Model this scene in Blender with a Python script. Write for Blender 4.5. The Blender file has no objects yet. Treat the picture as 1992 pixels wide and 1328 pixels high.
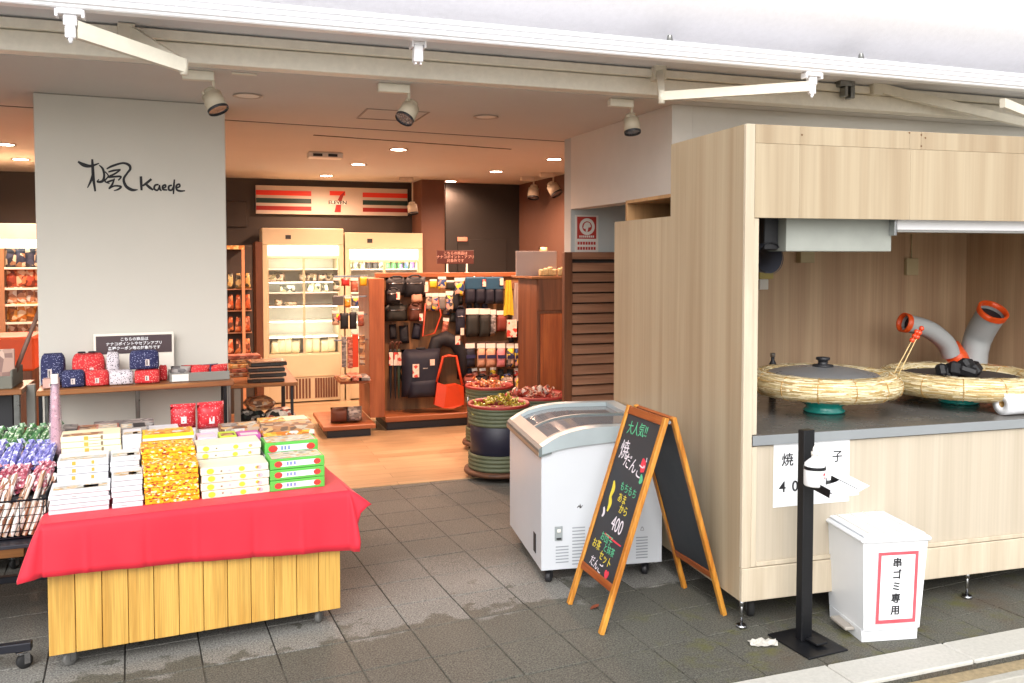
import bpy, bmesh, math, random
from mathutils import Vector, Matrix, Euler
random.seed(7)
SC = bpy.context.scene
COL = SC.collection
R = math.radians

# ---------------------------------------------------------------- camera, sky, sun, exposure
CAM_H = 1.65; FPX = 1690.0; PCX, PCY = 996.0, 568.0
YAW, PIT = R(19.4), R(2.3)
cd = bpy.data.cameras.new('camera'); cam = bpy.data.objects.new('camera', cd); COL.objects.link(cam)
cam.location = (0, 0, CAM_H); cam.rotation_euler = (R(90) - PIT, 0, -YAW)
cd.sensor_width = 36; cd.lens = 36 * FPX / 1992; cd.shift_y = -96 / 1992
cd.clip_start = .05; cd.clip_end = 600
SC.camera = cam
SUN_EL, SUN_AZ = R(40), R(205)      # azimuth measured from +Y towards +X
w = bpy.data.worlds.new('World'); SC.world = w; w.use_nodes = True
nt = w.node_tree; bg = nt.nodes['Background']
sky = nt.nodes.new('ShaderNodeTexSky'); sky.sky_type = 'NISHITA'; sky.sun_disc = False
sky.sun_elevation = SUN_EL; sky.sun_rotation = SUN_AZ; sky.dust_density = 4; sky.air_density = 1.2
hs = nt.nodes.new('ShaderNodeHueSaturation'); hs.inputs['Saturation'].default_value = .2
nt.links.new(sky.outputs[0], hs.inputs['Color']); nt.links.new(hs.outputs[0], bg.inputs[0])
bg.inputs[1].default_value = .15
sd = bpy.data.lights.new('sun', 'SUN'); sd.energy = .8; sd.angle = R(80); sd.color = (1, .985, .96)
sun = bpy.data.objects.new('sun', sd); COL.objects.link(sun)
sdir = Vector((math.sin(SUN_AZ) * math.cos(SUN_EL), math.cos(SUN_AZ) * math.cos(SUN_EL), math.sin(SUN_EL)))
sun.rotation_euler = sdir.to_track_quat('Z', 'Y').to_euler(); sun.location = (0, -5, 12)
SC.view_settings.view_transform = 'Standard'; SC.view_settings.look = 'None'
SC.view_settings.gamma = 1; SC.view_settings.use_curve_mapping = False
SC.view_settings.exposure = .80
SC.cycles.use_denoising = True
SC.cycles.max_bounces = 8; SC.cycles.diffuse_bounces = 5; SC.cycles.glossy_bounces = 4
SC.cycles.transmission_bounces = 6; SC.cycles.transparent_max_bounces = 8
SC.cycles.caustics_reflective = False; SC.cycles.caustics_refractive = False
SC.cycles.sample_clamp_indirect = 6

# ---------------------------------------------------------------- survey helpers: where a sight line meets a known real plane
_F0 = Vector((math.sin(YAW), math.cos(YAW), 0)); _R = Vector((math.cos(YAW), -math.sin(YAW), 0))
_F = _F0 * math.cos(PIT) + Vector((0, 0, -math.sin(PIT))); _U = _R.cross(_F); _C = Vector((0, 0, CAM_H))
def ray(px, py): return _F + _R * ((px - PCX) / FPX) - _U * ((py - PCY) / FPX)
def G(px, py, z=0): d = ray(px, py); return _C + d * ((z - CAM_H) / d.z)      # on a level plane
def PY(px, py, y): d = ray(px, py); return _C + d * (y / d.y)                  # on a plane facing the street
def PX(px, py, x): d = ray(px, py); return _C + d * (x / d.x)                  # on a plane facing sideways

# ---------------------------------------------------------------- materials
def lin(h):
    if isinstance(h, str):
        h = h.lstrip('#'); c = [int(h[i:i + 2], 16) / 255 for i in (0, 2, 4)]
        return tuple(x / 12.92 if x <= .04045 else ((x + .055) / 1.055) ** 2.4 for x in c)
    return h
MATS = {}
def newmat(name):
    m = bpy.data.materials.new(name); m.use_nodes = True; MATS[name] = m
    return m, m.node_tree.nodes, m.node_tree.links, m.node_tree.nodes['Principled BSDF']
def N(nodes, t, **k):
    n = nodes.new('ShaderNode' + t)
    for a, b in k.items():
        if a in n.inputs: n.inputs[a].default_value = b
        else: setattr(n, a, b)
    return n
def mixc(nodes, links, fac, a, b, blend='MIX'):
    n = nodes.new('ShaderNodeMix'); n.data_type = 'RGBA'; n.blend_type = blend
    for i, v in ((0, fac), (6, a), (7, b)):
        if isinstance(v, bpy.types.NodeSocket): links.new(v, n.inputs[i])
        elif i == 0: n.inputs[0].default_value = v
        else: n.inputs[i].default_value = (*v, 1)
    return n.outputs[2]
def ramp(nodes, links, src, a, b, ca=(0, 0, 0), cb=(1, 1, 1)):
    n = nodes.new('ShaderNodeValToRGB'); e = n.color_ramp.elements
    e[0].position = a; e[1].position = b; e[0].color = (*ca, 1); e[1].color = (*cb, 1)
    links.new(src, n.inputs[0]); return n.outputs[0]
def coords(nodes, links, scale=(1, 1, 1), rnd=True, world=False):
    if world: src = nodes.new('ShaderNodeNewGeometry').outputs['Position']
    else: src = nodes.new('ShaderNodeTexCoord').outputs['Object']
    mp = nodes.new('ShaderNodeMapping'); mp.inputs['Scale'].default_value = scale
    links.new(src, mp.inputs[0])
    if rnd:
        oi = nodes.new('ShaderNodeObjectInfo'); mu = nodes.new('ShaderNodeMath'); mu.operation = 'MULTIPLY'; mu.inputs[1].default_value = 37
        links.new(oi.outputs['Random'], mu.inputs[0])
        cb = nodes.new('ShaderNodeCombineXYZ')
        for i in range(3): links.new(mu.outputs[0], cb.inputs[i])
        links.new(cb.outputs[0], mp.inputs['Location'])
    return mp.outputs[0]
def bumpn(nodes, links, src, bsdf, strength, dist=.002):
    b = nodes.new('ShaderNodeBump'); b.inputs['Strength'].default_value = strength; b.inputs['Distance'].default_value = dist
    links.new(src, b.inputs['Height']); links.new(b.outputs[0], bsdf.inputs['Normal'])
def plain(name, col, rough=.55, metal=0, var=.10, vs=5, bump=.15, bs=160, coat=0, sheen=0):
    if name in MATS: return MATS[name]
    m, n, l, b = newmat(name); col = lin(col)
    co = coords(n, l)
    no = N(n, 'TexNoise', Scale=vs, Detail=6, Roughness=.65); l.new(co, no.inputs['Vector'])
    f = ramp(n, l, no.outputs[0], .3, .7)
    l.new(mixc(n, l, f, tuple(c * (1 - var) for c in col), tuple(min(1, c * (1 + var * .6)) for c in col)), b.inputs['Base Color'])
    r = ramp(n, l, no.outputs[0], .3, .75, (max(0, rough - .07),) * 3, (min(1, rough + .07),) * 3); l.new(r, b.inputs['Roughness'])
    b.inputs['Metallic'].default_value = metal
    if coat: b.inputs['Coat Weight'].default_value = coat
    if sheen: b.inputs['Sheen Weight'].default_value = sheen
    if bump:
        n2 = N(n, 'TexNoise', Scale=bs, Detail=3); l.new(co, n2.inputs['Vector']); bumpn(n, l, n2.outputs[0], b, bump, .001)
    return m
def wood(name, c1, c2, axis='Z', sc=14, stretch=14, rough=.45, contrast=(.35, .68), bump=.12, fine=.35, coat=0, rnd=True):
    if name in MATS: return MATS[name]
    m, n, l, b = newmat(name); c1, c2 = lin(c1), lin(c2)
    s = [sc] * 3; s['XYZ'.index(axis)] = sc / stretch
    co = coords(n, l, tuple(s), rnd)
    no = N(n, 'TexNoise', Scale=1, Detail=4, Roughness=.55, Distortion=.6); l.new(co, no.inputs['Vector'])
    s2 = [sc * 9] * 3; s2['XYZ'.index(axis)] = sc * 9 / (stretch * 3)
    co2 = coords(n, l, tuple(s2), rnd)
    n2 = N(n, 'TexNoise', Scale=1, Detail=3); l.new(co2, n2.inputs['Vector'])
    base = mixc(n, l, ramp(n, l, no.outputs[0], *contrast), c1, c2)
    g = ramp(n, l, n2.outputs[0], .3, .7, (1 - fine,) * 3, (1, 1, 1))
    l.new(mixc(n, l, 1.0, base, g, 'MULTIPLY'), b.inputs['Base Color'])
    b.inputs['Roughness'].default_value = rough
    if coat: b.inputs['Coat Weight'].default_value = coat
    if bump: bumpn(n, l, n2.outputs[0], b, bump, .001)
    return m
def emit(name, col, strength):
    if name in MATS: return MATS[name]
    m, n, l, b = newmat(name); col = lin(col)
    b.inputs['Base Color'].default_value = (*col, 1); b.inputs['Emission Color'].default_value = (*col, 1)
    b.inputs['Emission Strength'].default_value = strength; return m
def glassy(name, col, rough=.03, alpha=.3):
    if name in MATS: return MATS[name]
    m, n, l, b = newmat(name)
    b.inputs['Base Color'].default_value = (*lin(col), 1); b.inputs['Roughness'].default_value = rough
    b.inputs['Alpha'].default_value = alpha; b.inputs['Specular IOR Level'].default_value = .8
    return m
def spotted(name, base, spot, scale=70, size=.28, rough=.7, third=None, mode='F1'):
    """printed cloth or card: small repeated motif on a ground colour"""
    if name in MATS: return MATS[name]
    m, n, l, b = newmat(name); co = coords(n, l)
    vo = N(n, 'TexVoronoi', Scale=scale); l.new(co, vo.inputs['Vector'])
    f = ramp(n, l, vo.outputs['Distance'], size, size + .08, (1, 1, 1), (0, 0, 0))
    c = mixc(n, l, f, lin(base), lin(spot))
    if third:
        v2 = N(n, 'TexVoronoi', Scale=scale * .6); l.new(co, v2.inputs['Vector'])
        f2 = ramp(n, l, v2.outputs['Distance'], size, size + .06, (1, 1, 1), (0, 0, 0)); c = mixc(n, l, f2, c, lin(third))
    l.new(c, b.inputs['Base Color']); b.inputs['Roughness'].default_value = rough
    return m
def printed(name, cols, scale=(30, 30, 30), rough=.5):
    """busy printed surface: patches of several inks"""
    if name in MATS: return MATS[name]
    m, n, l, b = newmat(name); co = coords(n, l, scale)
    vo = N(n, 'TexVoronoi', Scale=1); l.new(co, vo.inputs['Vector'])
    sp = nodes_sep = n.new('ShaderNodeSeparateColor'); l.new(vo.outputs['Color'], sp.inputs[0])
    rp = n.new('ShaderNodeValToRGB'); rp.color_ramp.interpolation = 'CONSTANT'
    e = rp.color_ramp.elements
    while len(e) < len(cols): e.new(1)
    for i, c in enumerate(cols): e[i].position = i / len(cols); e[i].color = (*lin(c), 1)
    l.new(sp.outputs[0], rp.inputs[0]); l.new(rp.outputs[0], b.inputs['Base Color']); b.inputs['Roughness'].default_value = rough
    return m

# ---------------------------------------------------------------- mesh builder
class M:
    def __init__(s): s.v = []; s.f = []; s.mi = []; s.sm = []; s.T = None
    def add(s, vs, fs, mi=0, sm=False):
        o = len(s.v)
        for p in vs:
            p = Vector(p); s.v.append(s.T @ p if s.T else p)
        for f in fs: s.f.append([o + i for i in f]); s.mi.append(mi); s.sm.append(sm)
        return s
    def box(s, x0, x1, y0, y1, z0, z1, mi=0, b=0):
        if x0 > x1: x0, x1 = x1, x0
        if y0 > y1: y0, y1 = y1, y0
        if z0 > z1: z0, z1 = z1, z0
        if not b:
            vs = [(x, y, z) for x in (x0, x1) for y in (y0, y1) for z in (z0, z1)]
            return s.add(vs, [(0, 1, 3, 2), (4, 6, 7, 5), (0, 4, 5, 1), (2, 3, 7, 6), (0, 2, 6, 4), (1, 5, 7, 3)], mi)
        b = min(b, (x1 - x0) * .45, (y1 - y0) * .45, (z1 - z0) * .45)
        lo, hi = (x0, y0, z0), (x1, y1, z1); vs = []; ix = {}
        for c in range(8):
            bits = (c & 1, c >> 1 & 1, c >> 2 & 1)
            for a in range(3):
                p = [(hi[k] if bits[k] else lo[k]) - (0 if k == a else (b if bits[k] else -b)) for k in range(3)]
                ix[c, a] = len(vs); vs.append(p)
        fs = []
        for a in range(3):
            u, w_ = [k for k in range(3) if k != a]
            for sd_ in (0, 1):
                cs = [(sd_ << a) | (i << u) | (j << w_) for i, j in ((0, 0), (1, 0), (1, 1), (0, 1))]
                fs.append([ix[c, a] for c in cs])
            for i in (0, 1):
                for j in (0, 1):
                    c1 = (i << u) | (j << w_); c2 = c1 | (1 << a)
                    fs.append([ix[c1, u], ix[c2, u], ix[c2, w_], ix[c1, w_]])
        for c in range(8): fs.append([ix[c, 0], ix[c, 1], ix[c, 2]])
        return s.add(vs, fs, mi)
    def cyl(s, p0, p1, r0, r1=None, n=14, mi=0, caps=True):
        if r1 is None: r1 = r0
        p0, p1 = Vector(p0), Vector(p1); d = (p1 - p0).normalized()
        a = d.orthogonal().normalized(); b = d.cross(a); vs = []
        for i in range(n):
            t = 2 * math.pi * i / n; q = a * math.cos(t) + b * math.sin(t); vs += [p0 + q * r0, p1 + q * r1]
        s.add(vs, [(2 * i, 2 * ((i + 1) % n), 2 * ((i + 1) % n) + 1, 2 * i + 1) for i in range(n)], mi, True)
        if caps:
            s.add([vs[2 * i] for i in range(n)], [list(range(n))], mi); s.add([vs[2 * i + 1] for i in range(n)], [list(range(n))], mi)
        return s
    def lathe(s, prof, n=28, mi=0, c=(0, 0, 0), sx=1, sy=1, sm=True):
        c = Vector(c); vs = []
        for r, z in prof:
            for i in range(n):
                t = 2 * math.pi * i / n; vs.append(c + Vector((r * sx * math.cos(t), r * sy * math.sin(t), z)))
        fs = []
        for k in range(len(prof) - 1):
            for i in range(n):
                j = (i + 1) % n; fs.append((k * n + i, k * n + j, (k + 1) * n + j, (k + 1) * n + i))
        return s.add(vs, fs, mi, sm)
    def tube(s, pts, r, n=8, mi=0, caps=True):
        pts = [Vector(p) for p in pts]; rs = r if isinstance(r, (list, tuple)) else [r] * len(pts); vs = []
        up = None
        for k, p in enumerate(pts):
            d = (pts[min(k + 1, len(pts) - 1)] - pts[max(k - 1, 0)]).normalized()
            if up is None: up = d.orthogonal().normalized()
            a = (up - d * up.dot(d)).normalized(); up = a; b = d.cross(a)
            for i in range(n):
                t = 2 * math.pi * i / n; vs.append(p + (a * math.cos(t) + b * math.sin(t)) * rs[k])
        fs = []
        for k in range(len(pts) - 1):
            for i in range(n):
                j = (i + 1) % n; fs.append((k * n + i, k * n + j, (k + 1) * n + j, (k + 1) * n + i))
        s.add(vs, fs, mi, True)
        if caps:
            s.add(vs[:n], [list(range(n))], mi); s.add(vs[-n:], [list(range(n))], mi)
        return s
    def prism(s, poly, axis, a, b, mi=0, sm=False):
        def P(u, v, t): return {'x': (t, u, v), 'y': (u, t, v), 'z': (u, v, t)}[axis]
        n = len(poly); vs = [P(u, v, a) for u, v in poly] + [P(u, v, b) for u, v in poly]
        s.add(vs, [list(range(n)), list(range(n, 2 * n))], mi)
        return s.add(vs, [(i, (i + 1) % n, n + (i + 1) % n, n + i) for i in range(n)], mi, sm)
    def quad(s, a, b, c, d, mi=0): return s.add([a, b, c, d], [(0, 1, 2, 3)], mi)
    def torus(s, c, Rr, r, n=40, m=12, mi=0, sx=1, sy=1, sz=1, jit=0):
        c = Vector(c); vs = []
        for i in range(n):
            t = 2 * math.pi * i / n
            for j in range(m):
                q = 2 * math.pi * j / m; rr = r * (1 + random.uniform(-jit, jit)); k = Rr + rr * math.cos(q)
                vs.append(c + Vector((k * math.cos(t) * sx, k * math.sin(t) * sy, rr * math.sin(q) * sz)))
        return s.add(vs, [(i * m + j, ((i + 1) % n) * m + j, ((i + 1) % n) * m + (j + 1) % m, i * m + (j + 1) % m) for i in range(n) for j in range(m)], mi, True)
    def puffy(s, w, d, h, mi=0, nx=6, nz=6, p=.5, jit=.0, z0=0, taper=1.0, c=(0, 0)):
        """soft bag: two bulging sheets meeting in a seam; w along x, d along y, h along z"""
        vs = []; idx = {}
        ph = random.uniform(0, 6)
        for sd_ in (-1, 1):
            for i in range(nx + 1):
                for k in range(nz + 1):
                    u, v = i / nx * 2 - 1, k / nz * 2 - 1
                    e = max(0, (1 - abs(u) ** 3) * (1 - abs(v) ** 3)) ** p
                    ww = w / 2 * (1 + (taper - 1) * (v + 1) / 2)
                    y = sd_ * d / 2 * e * (1 + jit * math.sin(u * 5 + v * 4 + ph))
                    idx[sd_, i, k] = len(vs)
                    vs.append((c[0] + u * ww * (1 - .03 * (1 - v * v)), c[1] + y, z0 + h * (v + 1) / 2))
        fs = []
        for sd_ in (-1, 1):
            for i in range(nx):
                for k in range(nz): fs.append((idx[sd_, i, k], idx[sd_, i + 1, k], idx[sd_, i + 1, k + 1], idx[sd_, i, k + 1]))
        return s.add(vs, fs, mi, True)
    def ribbon(s, fn, pts, mi=0):
        """brush stroke in a plane: pts = (u, v, width); fn maps (u, v) to 3-D"""
        q = []; n = len(pts)
        sm = []
        for i in range(n - 1):
            for t in range(6):
                f = t / 6; p0 = pts[max(i - 1, 0)]; p1 = pts[i]; p2 = pts[i + 1]; p3 = pts[min(i + 2, n - 1)]
                sm.append([.5 * (2 * p1[k] + (p2[k] - p0[k]) * f + (2 * p0[k] - 5 * p1[k] + 4 * p2[k] - p3[k]) * f * f + (3 * p1[k] - p0[k] - 3 * p2[k] + p3[k]) * f ** 3) for k in range(3)])
        sm.append(list(pts[-1])); L = []
        for i, p in enumerate(sm):
            a, b = sm[max(i - 1, 0)], sm[min(i + 1, len(sm) - 1)]
            dx, dy = b[0] - a[0], b[1] - a[1]; k = math.hypot(dx, dy) or 1; wd = max(p[2], 1e-4) / 2
            L.append((fn(p[0] - dy / k * wd, p[1] + dx / k * wd), fn(p[0] + dy / k * wd, p[1] - dx / k * wd)))
        vs = [x for y in L for x in y]
        return s.add(vs, [(2 * i, 2 * i + 1, 2 * i + 3, 2 * i + 2) for i in range(len(L) - 1)], mi)
    def mesh(s, name, mats):
        me = bpy.data.meshes.new(name); me.from_pydata(s.v, [], s.f)
        for m_ in (mats if isinstance(mats, (list, tuple)) else [mats]): me.materials.append(m_)
        me.polygons.foreach_set('material_index', s.mi); me.polygons.foreach_set('use_smooth', s.sm)
        bm = bmesh.new(); bm.from_mesh(me); bmesh.ops.remove_doubles(bm, verts=bm.verts, dist=1e-5)
        bmesh.ops.recalc_face_normals(bm, faces=bm.faces); bm.to_mesh(me); bm.free(); me.update()
        return me
    def build(s, name, mats, parent=None, loc=None, rotz=0, kind=None):
        return put(name, s.mesh(name, mats), parent, loc, rotz, kind)
def put(name, me, parent=None, loc=None, rotz=0, kind=None):
    o = bpy.data.objects.new(name, me); COL.objects.link(o); o.parent = parent
    if loc is not None: o.location = loc
    if rotz: o.rotation_euler = (0, 0, rotz)
    if kind: o['kind'] = kind
    return o
LABELS = set()
def tag(o, label, cat, group=None):
    o['label'] = label; o['category'] = cat
    if group: o['group'] = group
    return o
def thing(name, label, cat, loc=(0, 0, 0), rotz=0, group=None):
    o = bpy.data.objects.new(name, None); COL.objects.link(o); o.location = loc; o.rotation_euler = (0, 0, rotz)
    o.empty_display_size = .05
    return tag(o, label, cat, group)
def copy_tree(o, parent=None):
    c = o.copy(); COL.objects.link(c); c.parent = parent
    for ch in list(o.children): copy_tree(ch, c)
    return c
def bx(name, m_, parent, *a, b=.002, loc=None, kind=None): return M().box(*a, b=b).build(name, m_, parent, loc, 0, kind)
def text_mesh(body, size, extrude=.0006, align='CENTER', shear=0, font_scale_x=1, offset=0):
    c = bpy.data.curves.new('lettering', 'FONT'); c.body = body; c.size = size; c.extrude = extrude; c.align_x = align; c.align_y = 'CENTER'; c.shear = shear; c.offset = offset
    c.resolution_u = 3; c.space_line = .9
    o = bpy.data.objects.new('lettering', c); COL.objects.link(o)
    dg = bpy.context.evaluated_depsgraph_get(); me = bpy.data.meshes.new_from_object(o.evaluated_get(dg))
    bpy.data.objects.remove(o); bpy.data.curves.remove(c)
    if font_scale_x != 1: me.transform(Matrix.Diagonal((font_scale_x, 1, 1, 1)))
    return me
def lettering(body, size, m_, parent, mat4, extrude=.0006, **k):
    me = text_mesh(body, size, extrude, **k); me.transform(mat4); me.materials.clear(); me.materials.append(m_)
    me.name = 'lettering'
    return put('lettering', me, parent)
def face_front(x, y, z): return Matrix.Translation((x, y, z)) @ Matrix.Rotation(R(90), 4, 'X')    # text plane facing -Y
def wl(root, p):     # world point to a thing's own frame
    v = Vector(p) - Vector(root.location); a = -root.rotation_euler.z
    return Vector((v.x * math.cos(a) - v.y * math.sin(a), v.x * math.sin(a) + v.y * math.cos(a), v.z))
ORD = ['top', 'second', 'third', 'fourth', 'fifth', 'sixth', 'seventh', 'eighth', 'ninth', 'tenth', 'eleventh', 'twelfth', 'thirteenth', 'fourteenth', 'fifteenth']
def nth(k): return 'first' if k == 0 else ORD[k]

# shared materials
m_white = plain('white_paint', '#dedbd4', .45, var=.05)
m_cream = plain('cream_metal', '#d8d2c2', .45, var=.10, vs=9)
m_black = plain('black_metal', '#17181c', .42, metal=.3, var=.15)
m_dark = plain('dark_plastic', '#232327', .5)
m_rubber = plain('rubber', '#1c1c1d', .75)
m_chrome = plain('chrome', '#b9babd', .22, metal=1, var=.05, bump=0)
m_steel = plain('brushed_steel', '#8f908d', .32, metal=.9, var=.12, vs=12)
m_plaster = plain('white_plaster', '#d0cec8', .8, var=.05, vs=3, bump=.25, bs=90)
m_ceil = plain('ceiling_board', '#c8c5c0', .85, var=.04, vs=2, bump=.1)
m_kiosk = wood('kiosk_veneer', (.335, .248, .155), (.458, .372, .254), 'Z', 9, 26, .42, (.3, .7), fine=.09)
m_kiosk_e = wood('kiosk_edge', (.50, .42, .31), (.60, .52, .40), 'Z', 14, 14, .45, fine=.08)
m_kiosk_in = wood('kiosk_inner_veneer', '#b29274', '#ccae8c', 'Z', 9, 26, .5, fine=.14)
m_klow = wood('kiosk_lit_veneer', (.46, .395, .305), (.55, .485, .39), 'Z', 9, 26, .42, (.3, .7), fine=.1)  # paler veneer copy with the brighter light low on the front painted in
m_pine = wood('pine_plank', (.56, .295, .058), (.73, .44, .105), 'Z', 30, 20, .42, (.3, .62), fine=.28)
m_orange = wood('orange_wood', '#8c431c', '#b05f2c', 'Z', 16, 10, .42, fine=.25)
m_orange_x = wood('orange_wood_board', '#85502e', '#a8703f', 'X', 16, 10, .4, fine=.25)
m_brown = wood('brown_wood', '#8a5f47', '#a87a5e', 'X', 14, 12, .5, fine=.2)
m_brown_z = wood('brown_wood_upright', '#5b3420', '#7b4a2d', 'Z', 14, 12, .5, fine=.25)
m_paper = plain('paper', '#eceef2', .7, var=.02)
m_ink = plain('black_ink', '#1d1d22', .7, var=.05, bump=0)
m_redink = plain('red_ink', '#d03a3f', .6, var=.06, bump=0)
m_clear = glassy('clear_film', '#e8ecef', .12, .25)
m_card = plain('white_card', '#ece6da', .6, var=.04)
m_warm = emit('warm_lamp', '#ffd9c0', 30)
m_tube = emit('cool_tube_light', '#fff4e0', 3)
def PP(px, py, p0, n):     # sight line onto any plane
    d = ray(px, py); n = Vector(n); return _C + d * ((Vector(p0) - _C).dot(n) / d.dot(n))
def beam_bar(mb, p0, p1, h0, h1, t, mi=0):
    p0, p1 = Vector(p0), Vector(p1); d = (p1 - p0); hd = Vector((d.x, d.y, 0)).normalized(); s = Vector((-hd.y, hd.x, 0)) * (t / 2); z = Vector((0, 0, .5))
    vs = [p0 - s - z * h0, p0 + s - z * h0, p0 + s + z * h0, p0 - s + z * h0, p1 - s - z * h1, p1 + s - z * h1, p1 + s + z * h1, p1 - s + z * h1]
    mb.add(vs, [(0, 1, 2, 3), (4, 5, 6, 7), (0, 1, 5, 4), (1, 2, 6, 5), (2, 3, 7, 6), (3, 0, 4, 7)], mi); return mb

# ================================================================ ground
def mat_paving(name='paving_concrete', joint=False):
    m, n, l, b = newmat(name)
    P_ = n.new('ShaderNodeNewGeometry').outputs['Position']; sx = n.new('ShaderNodeSeparateXYZ'); l.new(P_, sx.inputs[0])
    def mapr(src, a0, a1, b0=0, b1=1):
        r = n.new('ShaderNodeMapRange'); r.inputs['From Min'].default_value = a0; r.inputs['From Max'].default_value = a1
        r.inputs['To Min'].default_value = b0; r.inputs['To Max'].default_value = b1; l.new(src, r.inputs[0]); return r.outputs[0]
    def math_(op, a, c):
        r = n.new('ShaderNodeMath'); r.operation = op
        for i, v in enumerate((a, c)):
            if isinstance(v, bpy.types.NodeSocket): l.new(v, r.inputs[i])
            else: r.inputs[i].default_value = v
        return r.outputs[0]
    big = N(n, 'TexNoise', Scale=2.2, Detail=5, Roughness=.6); l.new(P_, big.inputs['Vector'])
    fine = N(n, 'TexNoise', Scale=150, Detail=2); l.new(P_, fine.inputs['Vector'])
    mid = N(n, 'TexNoise', Scale=24, Detail=5); l.new(P_, mid.inputs['Vector'])
    speck = N(n, 'TexVoronoi', Scale=95); l.new(P_, speck.inputs['Vector'])
    oi = n.new('ShaderNodeObjectInfo')
    base = mixc(n, l, ramp(n, l, big.outputs[0], .35, .65), (.132, .134, .125), (.185, .187, .176))
    base = mixc(n, l, ramp(n, l, oi.outputs['Random'], 0, 1, (.22,) * 3, (.0,) * 3), base, (.12, .11, .095))
    base = mixc(n, l, ramp(n, l, fine.outputs[0], .34, .66), mixc(n, l, .62, base, (.04, .038, .034)), mixc(n, l, .3, base, (.55, .52, .47)))
    base = mixc(n, l, ramp(n, l, speck.outputs['Distance'], .10, .20, (.38,) * 3, (0,) * 3), base, (.55, .52, .47))
    base = mixc(n, l, ramp(n, l, mid.outputs[0], .60, .76, (0,) * 3, (.4,) * 3), base, (.09, .078, .06))
    # ragged edge between the rain-wet paving by the street and the dry strip, then dirt and painted-in awning shade deeper in
    wn = N(n, 'TexNoise', Scale=3.4, Detail=6, Roughness=.62); l.new(P_, wn.inputs['Vector'])
    e = math_('ADD', math_('MULTIPLY', wn.outputs[0], -.85), math_('ADD', sx.outputs['Y'], math_('ADD', math_('MULTIPLY', sx.outputs['X'], -.075), math_('MULTIPLY', oi.outputs['Random'], .22))))
    wet = mapr(e, 3.36, 3.40, 1, 0)
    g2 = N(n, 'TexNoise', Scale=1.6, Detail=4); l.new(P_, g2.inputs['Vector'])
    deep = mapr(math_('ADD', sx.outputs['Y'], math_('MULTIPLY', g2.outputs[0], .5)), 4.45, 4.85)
    spots = N(n, 'TexNoise', Scale=9, Detail=3); l.new(P_, spots.inputs['Vector'])
    drop = math_('MULTIPLY', ramp(n, l, spots.outputs[0], .655, .67), mapr(sx.outputs['Y'], 4.35, 4.0))
    wet = math_('MAXIMUM', wet, drop)
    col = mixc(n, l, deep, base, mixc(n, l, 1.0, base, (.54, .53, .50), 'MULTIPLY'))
    col = mixc(n, l, wet, col, mixc(n, l, 1.0, base, (.50, .50, .45), 'MULTIPLY'))
    if joint:
        dry = math_('MULTIPLY', math_('SUBTRACT', 1.0, wet), math_('SUBTRACT', 1.0, deep))
        col = mixc(n, l, mapr(dry, 0, 1, .30, .96), col, (.018, .016, .013))
    gn = N(n, 'TexNoise', Scale=5.5, Detail=6, Roughness=.7); l.new(P_, gn.inputs['Vector'])
    mm = math_('MULTIPLY', mapr(sx.outputs['X'], 1.55, 2.0), mapr(sx.outputs['Y'], 3.75, 3.35))
    moss = math_('MULTIPLY', ramp(n, l, gn.outputs[0], .52, .68), mm)
    col = mixc(n, l, math_('MULTIPLY', moss, .8), col, (.10, .10, .02))
    mud = math_('MULTIPLY', mapr(sx.outputs['X'], 1.9, 2.3), mapr(sx.outputs['Y'], 3.5, 3.2)); rn = N(n, 'TexNoise', Scale=3.3, Detail=6, Roughness=.7); l.new(P_, rn.inputs['Vector'])
    col = mixc(n, l, math_('MULTIPLY', math_('MULTIPLY', ramp(n, l, rn.outputs[0], .50, .68), mud), .5), col, (.085, .05, .025))
    l.new(col, b.inputs['Base Color'])
    l.new(mapr(wet, 0, 1, .9, .78), b.inputs['Roughness'])
    bumpn(n, l, fine.outputs[0], b, .6, .0025)
    return m
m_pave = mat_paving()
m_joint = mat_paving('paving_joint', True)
m_kerb = plain('kerb_granite', '#b9b7b0', .8, var=.12, vs=60, bump=.4, bs=300)
m_road = plain('bounce_road', '#b3b0a8', .9, var=.3, vs=120, bump=.6, bs=250)  # road colour raised above asphalt to bounce light onto pillar and soffit
m_sand = plain('gutter_sand', '#9c8b6c', .95, var=.3, vs=40, bump=.5)
m_conc = plain('gutter_concrete', '#a8a59c', .85, var=.12, vs=50, bump=.4)

road = bx('road', m_road, None, -60, 60, -80, 2.55, -.4, -.10, b=0, kind='structure')
gut = bx('gutter', m_conc, None, -60, 60, 2.551, 2.595, -.4, -.03, b=.004, kind='structure')
sand = bx('gutter_sand', m_sand, None, -60, 60, 2.596, 2.66, -.4, -.032, b=0, kind='structure')
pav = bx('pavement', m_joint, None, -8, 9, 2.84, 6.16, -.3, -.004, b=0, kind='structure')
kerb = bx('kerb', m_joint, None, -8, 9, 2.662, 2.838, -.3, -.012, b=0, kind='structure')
kx = -2.4
ks = M().box(0, .594, -.086, .086, -.28, .003, b=.006).mesh('kerb_stone', m_kerb)
for i in range(11): put('kerb_stone', ks, kerb, (kx + .6 * i - .05, 2.75, 0))
TS = .29; TA = R(4.3)
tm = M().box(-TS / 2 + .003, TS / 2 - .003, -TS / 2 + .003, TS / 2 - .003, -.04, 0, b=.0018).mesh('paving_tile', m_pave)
ca, sa = math.cos(TA), math.sin(TA); nt_ = 0
spare = M()
def clip(poly, k, lim, keep_above):
    out = []
    for a, b_ in zip(poly, poly[1:] + poly[:1]):
        ia, ib = (a[k] >= lim) == keep_above, (b_[k] >= lim) == keep_above
        if ia: out.append(a)
        if ia != ib: t = (lim - a[k]) / (b_[k] - a[k]); out.append((a[0] + (b_[0] - a[0]) * t, a[1] + (b_[1] - a[1]) * t))
    return out
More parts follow.
